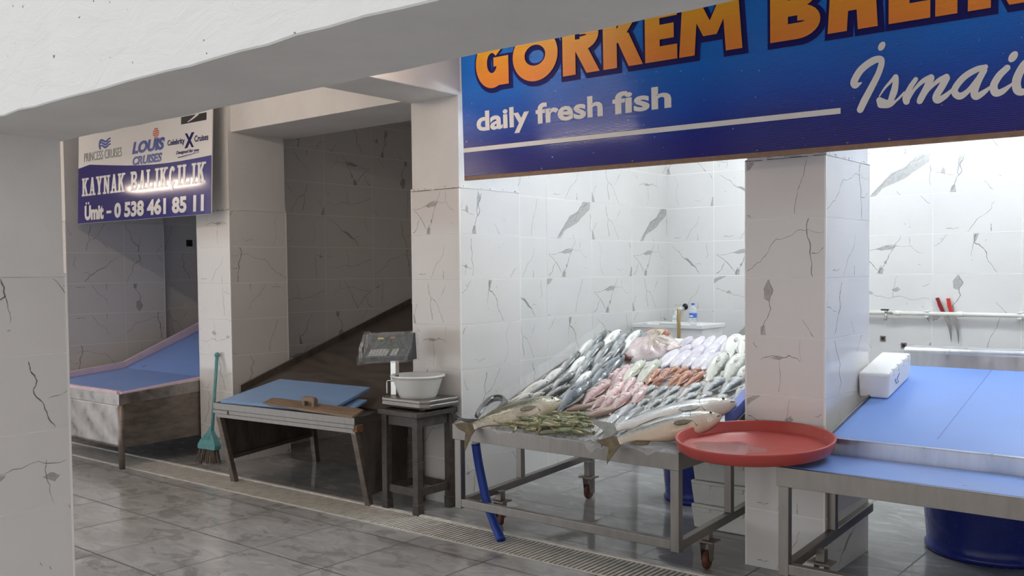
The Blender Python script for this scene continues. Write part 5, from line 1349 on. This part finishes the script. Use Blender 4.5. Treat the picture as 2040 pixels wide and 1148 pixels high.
ORD = ['first', 'second', 'third', 'fourth', 'fifth', 'sixth', 'seventh', 'eighth', 'ninth', 'tenth']
NB = V((0, -.318, .948))
FISH = [
 ['bass', [-3.63, 5.447, 1.132], [-3.589, 5.09, 0.972], 0.07, 0, 'top'],
 ['bass', [-3.443, 5.488, 1.146], [-3.386, 5.043, 0.956], 0.069, 0, 'top'],
 ['white', [-3.539, 5.485, 1.14], [-3.493, 5.115, 0.978], 0.07, -50, 'top'],
 ['white', [-3.38, 5.489, 1.141], [-3.333, 5.134, 0.984], 0.069, -40, 'top'],
 ['white', [-3.645, 5.309, 1.08], [-3.609, 5.02, 0.946], 0.055, -60, 'second'],
 ['bass', [-3.535, 5.28, 1.076], [-3.491, 4.906, 0.91], 0.071, 0, 'second'],
 ['bass', [-3.462, 5.278, 1.075], [-3.418, 4.946, 0.924], 0.067, 0, 'second'],
 ['bass', [-3.371, 5.279, 1.075], [-3.34, 4.934, 0.919], 0.07, 0, 'second'],
 ['bass', [-3.604, 5.088, 1.011], [-3.569, 4.751, 0.858], 0.07, 0, 'third'],
 ['bass', [-3.447, 5.018, 0.988], [-3.418, 4.737, 0.853], 0.065, 0, 'third'],
 ['bass', [-3.349, 5.093, 1.013], [-3.338, 4.764, 0.862], 0.062, 0, 'third'],
 ['white', [-3.524, 5.037, 0.989], [-3.489, 4.76, 0.859], 0.059, -60, 'third'],
 ['bluebass', [-3.228, 5.037, 1.01], [-3.225, 4.635, 0.827], 0.118, 0, 'third'],
 ['white', [-3.569, 4.843, 0.924], [-3.582, 4.6, 0.805], 0.058, -50, 'fourth'],
 ['white', [-3.33, 4.83, 0.919], [-3.319, 4.588, 0.801], 0.063, -50, 'fourth'],
 ['bass', [-3.436, 4.796, 0.913], [-3.483, 4.605, 0.809], 0.076, 0, 'fourth'],
 ['bass', [-3.607, 4.802, 0.915], [-3.638, 4.703, 0.842], 0.045, 0, 'fourth'],
 ['bass', [-3.353, 4.626, 0.856], [-3.434, 4.468, 0.763], 0.067, 0, 'fourth'],
 ['bluebass', [-3.241, 4.685, 0.892], [-3.241, 4.365, 0.737], 0.122, 0, 'fourth'],
 ['white', [-3.55, 4.673, 0.867], [-3.629, 4.507, 0.774], 0.063, -50, 'lowest'],
 ['white', [-3.53, 4.483, 0.803], [-3.624, 4.384, 0.732], 0.061, -30, 'lowest'],
 ['white', [-3.457, 4.509, 0.811], [-3.567, 4.469, 0.761], 0.043, -50, 'lowest'],
 ['bass', [-3.452, 4.589, 0.844], [-3.527, 4.479, 0.766], 0.056, 0, 'lowest'],
 ['red', [-3.179, 4.84, 0.912], [-3.227, 4.733, 0.848], 0.056, 0, 'upper'],
 ['red', [-3.165, 4.908, 0.935], [-3.179, 4.755, 0.855], 0.062, 0, 'upper'],
 ['red', [-3.134, 4.964, 0.954], [-3.129, 4.763, 0.858], 0.069, 0, 'upper'],
 ['red', [-3.15, 4.75, 0.882], [-3.164, 4.525, 0.778], 0.076, 0, 'middle'],
 ['red', [-3.048, 4.738, 0.878], [-3.022, 4.472, 0.76], 0.075, 0, 'middle'],
 ['red', [-3.018, 4.813, 0.903], [-2.98, 4.61, 0.806], 0.058, 0, 'middle'],
 ['red', [-2.927, 4.756, 0.884], [-2.909, 4.557, 0.789], 0.059, 0, 'middle'],
 ['red', [-3.099, 4.801, 0.899], [-3.106, 4.683, 0.831], 0.055, 0, 'middle'],
 ['red', [-3.228, 4.612, 0.836], [-3.216, 4.496, 0.768], 0.048, 0, 'lower'],
 ['red', [-3.166, 4.65, 0.848], [-3.157, 4.473, 0.76], 0.066, 0, 'lower'],
 ['red', [-2.922, 4.615, 0.837], [-2.936, 4.425, 0.744], 0.07, 0, 'lower'],
 ['red', [-2.976, 4.56, 0.818], [-3.001, 4.4, 0.736], 0.064, 0, 'lower'],
 ['red', [-2.858, 4.706, 0.867], [-2.851, 4.504, 0.771], 0.062, 0, 'lower'],
 ['red', [-3.032, 4.55, 0.815], [-3.072, 4.444, 0.75], 0.059, 0, 'lower'],
 ['pale', [-3.08, 5.049, 0.988], [-3.081, 4.766, 0.861], 0.076, 0, ''],
 ['pale', [-2.984, 5.076, 0.997], [-2.961, 4.722, 0.846], 0.084, 0, ''],
 ['squid', [-2.983, 5.465, 1.112], [-2.989, 5.343, 1.05], 0.049, 0, 'top'],
 ['squid', [-2.903, 5.472, 1.114], [-2.9, 5.313, 1.04], 0.052, 0, 'top'],
 ['squid', [-2.835, 5.486, 1.119], [-2.813, 5.314, 1.041], 0.049, 0, 'top'],
 ['squid', [-2.765, 5.501, 1.124], [-2.748, 5.337, 1.048], 0.052, 0, 'top'],
 ['squid', [-2.701, 5.515, 1.128], [-2.673, 5.284, 1.031], 0.051, 0, 'top'],
 ['squid', [-2.915, 5.333, 1.067], [-2.944, 5.229, 1.012], 0.054, 0, 'second'],
 ['squid', [-2.834, 5.341, 1.07], [-2.827, 5.159, 0.989], 0.057, 0, 'second'],
 ['squid', [-2.75, 5.381, 1.083], [-2.741, 5.185, 0.997], 0.06, 0, 'second'],
 ['squid', [-2.972, 5.255, 1.041], [-2.957, 5.023, 0.943], 0.067, 0, 'lowest'],
 ['squid', [-2.883, 5.249, 1.039], [-2.878, 5.027, 0.944], 0.066, 0, 'lowest'],
 ['squid', [-2.806, 5.242, 1.037], [-2.801, 5.03, 0.945], 0.059, 0, 'lowest'],
 ['squid', [-2.73, 5.243, 1.037], [-2.733, 5.025, 0.944], 0.065, 0, 'lowest'],
 ['squid', [-2.669, 5.25, 1.039], [-2.673, 5.019, 0.942], 0.056, 0, 'lowest'],
 ['orange', [-2.92, 4.954, 0.945], [-2.912, 4.778, 0.865], 0.052, 0, ''],
 ['orange', [-2.859, 4.969, 0.95], [-2.85, 4.788, 0.868], 0.052, 0, ''],
 ['orange', [-2.813, 4.997, 0.96], [-2.852, 4.885, 0.901], 0.046, 0, ''],
 ['orange', [-2.752, 4.998, 0.96], [-2.8, 4.878, 0.899], 0.048, 0, ''],
 ['orange', [-2.738, 4.894, 0.925], [-2.767, 4.767, 0.861], 0.05, 0, ''],
 ['orange', [-2.705, 4.948, 0.943], [-2.716, 4.789, 0.869], 0.054, 0, ''],
 ['orange', [-2.668, 5.002, 0.961], [-2.703, 4.92, 0.913], 0.042, 0, ''],
 ['orange', [-2.606, 4.955, 0.945], [-2.667, 4.783, 0.867], 0.053, 0, ''],
 ['orange', [-2.833, 4.852, 0.911], [-2.872, 4.757, 0.858], 0.042, 0, ''],
 ['orange', [-2.671, 4.959, 0.947], [-2.694, 4.867, 0.895], 0.039, 0, ''],
 ['big', [-2.63, 5.467, 1.133], [-2.583, 5.165, 0.995], 0.108, -40, 'top'],
 ['big', [-2.578, 5.472, 1.135], [-2.526, 5.23, 1.017], 0.082, -30, 'top'],
 ['big', [-2.593, 5.199, 1.043], [-2.56, 4.86, 0.893], 0.094, -30, 'second'],
 ['big', [-2.475, 5.205, 1.045], [-2.46, 4.876, 0.898], 0.096, -30, 'second'],
 ['big', [-2.366, 5.047, 0.992], [-2.362, 4.852, 0.89], 0.075, -20, 'second'],
 ['bream', [-2.464, 4.895, 0.936], [-2.513, 4.711, 0.842], 0.092, 0, 'third'],
 ['bream', [-2.36, 4.91, 0.941], [-2.41, 4.728, 0.848], 0.091, 0, 'third'],
 ['bream', [-2.268, 4.832, 0.915], [-2.304, 4.697, 0.838], 0.078, 0, 'third'],
 ['bream', [-2.554, 4.801, 0.904], [-2.626, 4.641, 0.819], 0.069, 0, 'lower'],
 ['bream', [-2.514, 4.678, 0.863], [-2.591, 4.535, 0.783], 0.073, 0, 'lower'],
 ['bream', [-2.437, 4.697, 0.869], [-2.502, 4.576, 0.797], 0.078, 0, 'lower'],
 ['bream', [-2.339, 4.682, 0.864], [-2.407, 4.569, 0.795], 0.077, 0, 'lower'],
 ['bream', [-2.248, 4.703, 0.871], [-2.309, 4.563, 0.793], 0.076, 0, 'lower'],
 ['bream', [-2.82, 4.727, 0.879], [-2.852, 4.601, 0.805], 0.059, 0, 'left'],
 ['bream', [-2.737, 4.733, 0.881], [-2.776, 4.608, 0.808], 0.058, 0, 'left'],
 ['bream', [-2.661, 4.738, 0.883], [-2.711, 4.619, 0.812], 0.058, 0, 'left'],
 ['bream', [-2.754, 4.56, 0.823], [-2.804, 4.47, 0.762], 0.057, 0, 'left'],
 ['bream', [-2.68, 4.567, 0.826], [-2.727, 4.472, 0.762], 0.056, 0, 'left'],
 ['bream', [-2.628, 4.633, 0.848], [-2.655, 4.45, 0.755], 0.056, 0, 'left'],
 ['bream', [-2.552, 4.521, 0.81], [-2.609, 4.446, 0.753], 0.044, 0, 'left'],
 ['grey', [-2.819, 4.515, 0.798], [-2.741, 3.927, 0.69], 0.062, 0, ''],
 ['grey', [-2.748, 4.496, 0.791], [-2.688, 3.912, 0.69], 0.067, 0, ''],
 ['grey', [-2.679, 4.484, 0.787], [-2.63, 3.954, 0.69], 0.056, 0, ''],
 ['grey', [-2.78, 4.319, 0.732], [-2.704, 3.9, 0.69], 0.047, 0, ''],
 ['brown', [-3.11, 4.551, 0.794], [-3.28, 4.493, 0.769], 0.032, 0, ''],
 ['brown', [-2.977, 4.561, 0.797], [-3.15, 4.463, 0.759], 0.038, 0, ''],
 ['brown', [-3.125, 4.469, 0.766], [-3.287, 4.393, 0.735], 0.029, 0, ''],
 ['brown', [-3.085, 4.483, 0.771], [-3.208, 4.394, 0.736], 0.035, 0, ''],
 ['brown', [-2.92, 4.475, 0.768], [-3.041, 4.338, 0.717], 0.049, 0, '']]
NAMES = {'bass': 'sea_bass', 'white': 'sea_bass', 'bluebass': 'sea_bass', 'red': 'pink_mullet', 'pale': 'ivory_bream', 'squid': 'cuttlefish', 'orange': 'orange_mullet', 'big': 'cream_bass', 'bream': 'silver_bream', 'grey': 'grey_fish', 'brown': 'squid'}
GROUPS = {'bass': 'sea bass heaped by the side wall', 'white': 'sea bass heaped by the side wall', 'bluebass': 'sea bass heaped by the side wall', 'red': 'pink mullets in the middle of the bed', 'pale': 'ivory bream below the monkfish', 'squid': 'cuttlefish in rows', 'orange': 'orange mullets in a band', 'big': 'cream bass by the pillar', 'bream': 'silver bream', 'grey': 'grey fish at the front edge', 'brown': 'squid behind the prawns'}
LABEL = {
 'bass': lambda o, r: f'dark backed sea bass, {o} from the side wall in the {r} row',
 'white': lambda o, r: f'sea bass showing its white belly, {o} such from the side wall in the {r} row',
 'bluebass': lambda o, r: f'thick blue grey sea bass beside the {"monkfish" if r == "third" else "brown squid"}',
 'red': lambda o, r: f'pale pink mullet, {o} from the sea bass in the {r} row of pink fish',
 'pale': lambda o, r: f'smooth ivory bream below the monkfish, {o} from the sea bass',
 'squid': lambda o, r: f'translucent lilac cuttlefish, {o} from the monkfish in the {r} cuttlefish row',
 'orange': lambda o, r: f'orange brown mullet, {o} from the pink fish in the band under the cuttlefish',
 'big': lambda o, r: f'large cream coloured bass by the pillar, {o} from the cuttlefish in its {r} row',
 'bream': lambda o, r: {'third': f'dark backed silver bream below the cream bass, {o} from the orange fish', 'lower': f'plump silver bream above the big bright bass, {o} from the small bream', 'left': f'small steel silver bream under the orange fish, {o} from the pink fish'}[r],
 'grey': lambda o, r: f'long lead grey fish with its tail at the front edge, {o} from the prawns',
 'brown': lambda o, r: f'limp brown squid lying behind the prawns, {o} from the side wall',
}
seen = {}
for kind, H, T, w, roll, row in sorted(FISH, key=lambda a: (a[0], a[5], a[1][0])):
    k = seen.get((kind, row), 0); seen[(kind, row)] = k + 1
    H, T = V(H), V(T); L = (H - T).length
    if kind == 'grey':  # tails rest on the flat front of the tray
        T.y = max(T.y, 3.99 + .004 * k); T.z = .686; L = (H - T).length
        n = V((0, -.1, 1))
    else: n = NB
    hr = {'bream': .36}.get(kind, .2) if kind not in ('squid', 'brown') else .31
    s = w * {'squid': 1.5, 'brown': 1.4}.get(kind, 1.12) / hr
    if kind not in ('squid', 'brown'): s = max(s, L * .72)
    sy = s * {'squid': .8, 'brown': 1.}.get(kind, 1.)
    if kind in ('bass', 'white', 'bluebass') and L < .26: T = H + (T - H) * (.27 / L); L = .27
    c = (H + T) / 2
    if kind == 'bluebass': T = H + (T - H) * 1.25; s *= .85; sy *= .8
    elif kind in ('squid', 'brown'): T = H + (T - H) * 1.1
    else: T = H + (T - H) * 1.13; s *= .95; sy *= .95
    L = (H - T).length; roll = -roll; c = (H + T) / 2
    place(kind, NAMES[kind], LABEL[kind](ORD[k], row), 'cuttlefish' if kind == 'squid' else 'squid' if kind == 'brown' else 'fish', GROUPS[kind], H, T, n, roll, (L, sy, s), c)

# the large fish at the front edge, tails hanging over it
def large(kind, name, label, H, T, n, w, fin, droop, roll=212, thick=.6, tailh=.13):
    ca, sa = -math.cos(math.radians(roll)), math.sin(math.radians(roll)); dr = lambda x: droop * max(0., -x - .2) ** 2
    ps = fish_template(kind, .2, thick, ([0, .03, .09, .2, .36, .55, .72, .86, .94, 1.], [.14, .36, .6, .86, 1., .95, .74, .46, .34, .36]), .06, fin, bend=lambda x: ca * dr(x), bendz=lambda x: sa * dr(x), tail_h=tailh, eye=.0095, dh=.07)
    TPL[name + kind] = [ps, False]
    H, T = V(H), V(T); L = (H - T).length; s = w / .2
    return place(name + kind, name, label, 'fish', 'large fish at the front edge', H, T, n, roll, (L, s, s))
UPN = (0, -.25, 1)
large('mullet', 'grey_mullet', 'large olive scaled mullet lying over the near corner of the fish table, tail hanging down', (-3.244, 4.385, .792), (-3.60, 3.88, .668), (.05, -.35, 1), .150, 'fin_tan', 1.0)
large('bigbass', 'silver_bass', 'large bright silver bass behind the tan mullet at the front edge', (-2.205, 4.52, .85), (-2.74, 4.0, .715), (0, -.35, 1), .165, 'fin', .15, 200)
large('mullet_front', 'grey_mullet', 'large tan bellied mullet along the front edge by the red tray, tail hanging down', (-2.215, 4.37, .795), (-2.63, 3.885, .69), (.05, -.35, 1), .152, 'fin_tan', .9, 205, tailh=.105)

def eel():
    t = thing('garfish', 'slim black fish curled into a loop over the table corner', 'fish', (-3.6, 4.1, .7))
    P = [(-3.712, 3.985, .70), (-3.63, 3.99, .69), (-3.54, 4.02, .69), (-3.535, 4.09, .70), (-3.60, 4.25, .735), (-3.635, 4.335, .76), (-3.70, 4.37, .775), (-3.735, 4.32, .765), (-3.69, 4.19, .735), (-3.60, 4.05, .72), (-3.545, 3.985, .715)]
    c = crv(P, 6); n = len(c)
    MB().tube(c, [lerp_list([0, .06, .2, .7, .93, 1], [.004, .009, .015, .021, .016, .005], i / (n - 1)) for i in range(n)], 14).build('body', FM['eel'], t)
    ce = V((-3.62, 4.16, .725)); inner = [p + (ce - p).normalized() * .010 - V((0, 0, .002)) for p in c[14:-6]]
    MB().tube(inner, .015, 12).build('belly', FM['white'], t, label='silvery belly inside the loop')
    m = MB(); p = V(P[0])
    m.prism([p + V((.03, .0, 0)), p + V((-.03, -.008, .03)), p + V((-.015, 0, 0)), p + V((-.03, .015, -.03))], (0, .004, .002)); m.build('tail_fin', FM['eel'], t)
    MB().lathe([(0, 0), (.006, .001), (0, .004)], c[-4] + V((.012, -.012, .012)), 10, axis=(.5, -.6, .6)).build('eye', 'eye_ring', t)
eel()

def monk():
    out = [(-3.295, 5.14), (-3.341, 5.256), (-3.322, 5.382), (-3.311, 5.46), (-3.285, 5.505), (-3.235, 5.515), (-3.139, 5.49), (-3.002, 5.373), (-2.981, 5.296), (-3.018, 5.252), (-3.046, 5.194), (-3.091, 5.157), (-3.151, 5.134), (-3.20, 5.10)]
    t = thing('monkfish', 'broad pale pink spotted monkfish beside the cuttlefish at the top of the bed', 'fish', (-3.16, 5.3, 1.02))
    c0 = V((-3.16, 5.30, 0)); ring = crv([(x, y, 0) for x, y in out] + [(*out[0], 0)], 5)[:-1]; n = len(ring); r = random.Random(9)
    ks = [1., .97, .88, .74, .56, .36, .16]; vs = []
    P = lambda p, h: V((p.x, p.y, bed_z(p.y) + .008)) + NB * h
    for j, k in enumerate(ks):
        for i, p in enumerate(ring):
            q = c0.lerp(p, k); a = 2 * PI * i / n
            h = .082 * (1 - k ** 2.4) ** .62 + (.02 * math.sin(a * 5 + k * 9) + .014 * math.sin(a * 11 + 5 * k)) * (1 - k) * 2.4 * k + .009 * r.random() * (1 - k ** 4)
            vs.append(P(q, h if k < 1 else 0.))
    m = MB(); m.add(vs, [(j * n + i, j * n + (i + 1) % n, (j + 1) * n + (i + 1) % n, (j + 1) * n + i) for j in range(len(ks) - 1) for i in range(n)] + [tuple(range((len(ks) - 1) * n, len(ks) * n)), tuple(range(n))], 0, True)
    m.build('body', FM['monk'], t)
    def lump(nm, c, rx, ry, h, mm, h0=.03, ph=0.):
        m = MB(); k1 = 18; vs = []
        for j, k in enumerate((1., .9, .7, .4, .1)):
            for i in range(k1):
                a = 2 * PI * i / k1; e = 1 + .12 * math.sin(5 * a + ph)
                q = V((c[0] + rx * k * e * math.cos(a), c[1] + ry * k * e * math.sin(a), 0)); vs.append(P(q, h0 + h * (1 - k * k)))
        m.add(vs, [(j * k1 + i, j * k1 + (i + 1) % k1, (j + 1) * k1 + (i + 1) % k1, (j + 1) * k1 + i) for j in range(4) for i in range(k1)] + [tuple(range(4 * k1, 5 * k1)), tuple(range(k1))], 0, True); m.build(nm, mm, t)
    lump('pectoral_fin', (-3.24, 5.16), .055, .05, .035, FM['monk'], .03)
    lump('pectoral_fin', (-3.03, 5.30), .05, .06, .03, FM['monk'], .03, 2)
    lump('liver', (-3.115, 5.40), .03, .035, .025, FM['orange'], .075, 1)
    lump('snout', (-3.22, 5.44), .07, .05, .035, FM['monk'], .06, 3)
    m = MB(); m.tube(crv([P(V((-3.29, 5.40, 0)), .085), P(V((-3.22, 5.415, 0)), .104), P(V((-3.13, 5.43, 0)), .09), P(V((-3.08, 5.40, 0)), .07)], 5), .0035, 8); m.build('mouth', 'lip_pink', t)
    m = MB(); m.tube([P(V((-3.30, 5.11, 0)), .02), P(V((-3.26, 5.11, 0)), .03), P(V((-3.215, 5.10, 0)), .02)], [.01, .022, .01], 10); m.build('lip', 'caster_red', t, label='dark red fold at the lower end')
monk()

# prawns heaped at the front edge
REG = [(-3.40, 4.02), (-3.34, 4.20), (-3.24, 4.33), (-3.09, 4.36), (-2.99, 4.30), (-2.90, 4.12), (-2.86, 4.00), (-3.10, 3.995)]
def inside(x, y):
    c = False
    for i in range(len(REG)):
        (x1, y1), (x2, y2) = REG[i], REG[i - 1]
        if (y1 > y) != (y2 > y) and x < (x2 - x1) * (y - y1) / (y2 - y1) + x1: c = not c
    return c
rp = random.Random(21); pts = []
tries = 0
while len(pts) < 66 and tries < 6000:
    tries += 1
    x, y = rp.uniform(-3.4, -2.86), rp.uniform(3.99, 4.37)
    if inside(x, y) and all(math.hypot(x - a, y - b) > .034 for a, b in pts): pts.append((x, y))
for i, (x, y) in enumerate(pts):
    a = rp.choice((0, PI)) + rp.uniform(-.7, .7); L = rp.uniform(.12, .155)
    d = V((math.cos(a), math.sin(a), rp.uniform(-.12, .12))); c = V((x, y, bed_z(y) + .014 + .011 * (i % 4) + .02 * max(0, 1 - math.hypot((x + 3.12) / .25, (y - 4.17) / .18))))
    # lying on its side
    place('prawn', 'prawn', 'raw olive green prawn in the loose heap at the front edge of the fish table', 'prawn', 'prawns heaped at the front edge', c + d * L / 2, c - d * L / 2, (rp.uniform(-.3, .3), rp.uniform(-.3, .3), 1), rp.uniform(-25, 25) + rp.choice((0, 180)), (L, L * 1.1, L * 1.05))

# ---------------------------------------------------------------- daylight and camera
w = bpy.data.worlds.new('daylight'); bpy.context.scene.world = w; w.use_nodes = True
_wt = w.node_tree; bg = _wt.nodes['Background']; bg.inputs[0].default_value = (1., .965, .925, 1); bg.inputs[1].default_value = SKY * 1.05
_t = node(_wt, 'ShaderNodeTexCoord'); _d = node(_wt, 'ShaderNodeVectorMath', operation='DOT_PRODUCT'); _d.inputs[1].default_value = (-.85, -.50, .12)
_c = node(_wt, 'ShaderNodeMath', operation='MAXIMUM'); _c.inputs[1].default_value = 0.
_p = node(_wt, 'ShaderNodeMath', operation='POWER'); _p.inputs[1].default_value = 4.
_m = node(_wt, 'ShaderNodeMath', operation='MULTIPLY'); _m.inputs[1].default_value = SKY * 1.6
b2 = node(_wt, 'ShaderNodeBackground'); b2.inputs[0].default_value = (.76, .88, 1., 1); _a = node(_wt, 'ShaderNodeAddShader')
_wt.links.new(_t.outputs['Generated'], _d.inputs[0]); _wt.links.new(_d.outputs['Value'], _c.inputs[0]); _wt.links.new(_c.outputs[0], _p.inputs[0]); _wt.links.new(_p.outputs[0], _m.inputs[0]); _wt.links.new(_m.outputs[0], b2.inputs[1])
_wt.links.new(bg.outputs[0], _a.inputs[0]); _wt.links.new(b2.outputs[0], _a.inputs[1]); _wt.links.new(_a.outputs[0], _wt.nodes['World Output'].inputs[0])

cam = bpy.data.cameras.new('camera'); co = bpy.data.objects.new('camera', cam); C.objects.link(co)
F_PX, YAW, PIT, ROLL, Y0, HC = 1866.6564, math.radians(39.458689), math.radians(2.200019), math.radians(-.583062), 616.0463, 1.5389
r_ = V((math.cos(YAW), math.sin(YAW), 0)); d_ = V((-math.sin(YAW), math.cos(YAW), 0)); u_ = V((0, 0, 1))
f_ = d_ * math.cos(PIT) - u_ * math.sin(PIT); u2 = u_ * math.cos(PIT) + d_ * math.sin(PIT)
rr_ = r_ * math.cos(ROLL) + u2 * math.sin(ROLL); uu_ = -r_ * math.sin(ROLL) + u2 * math.cos(ROLL)
mw = Matrix((rr_, uu_, -f_)).transposed().to_4x4(); mw.translation = V((0, 0, HC)); co.matrix_world = mw
cam.sensor_width = 36; cam.lens = F_PX / 2040 * 36; cam.shift_y = (Y0 - 574) / 2040; cam.clip_start = .05; cam.clip_end = 100
sc = bpy.context.scene; sc.camera = co
sc.view_settings.view_transform = 'Standard'; sc.view_settings.look = 'None'; sc.view_settings.gamma = 1; sc.view_settings.use_curve_mapping = False
sc.view_settings.exposure = EXPO
sc.cycles.max_bounces = 10; sc.cycles.diffuse_bounces = 6; sc.cycles.glossy_bounces = 4; sc.cycles.transparent_max_bounces = 16
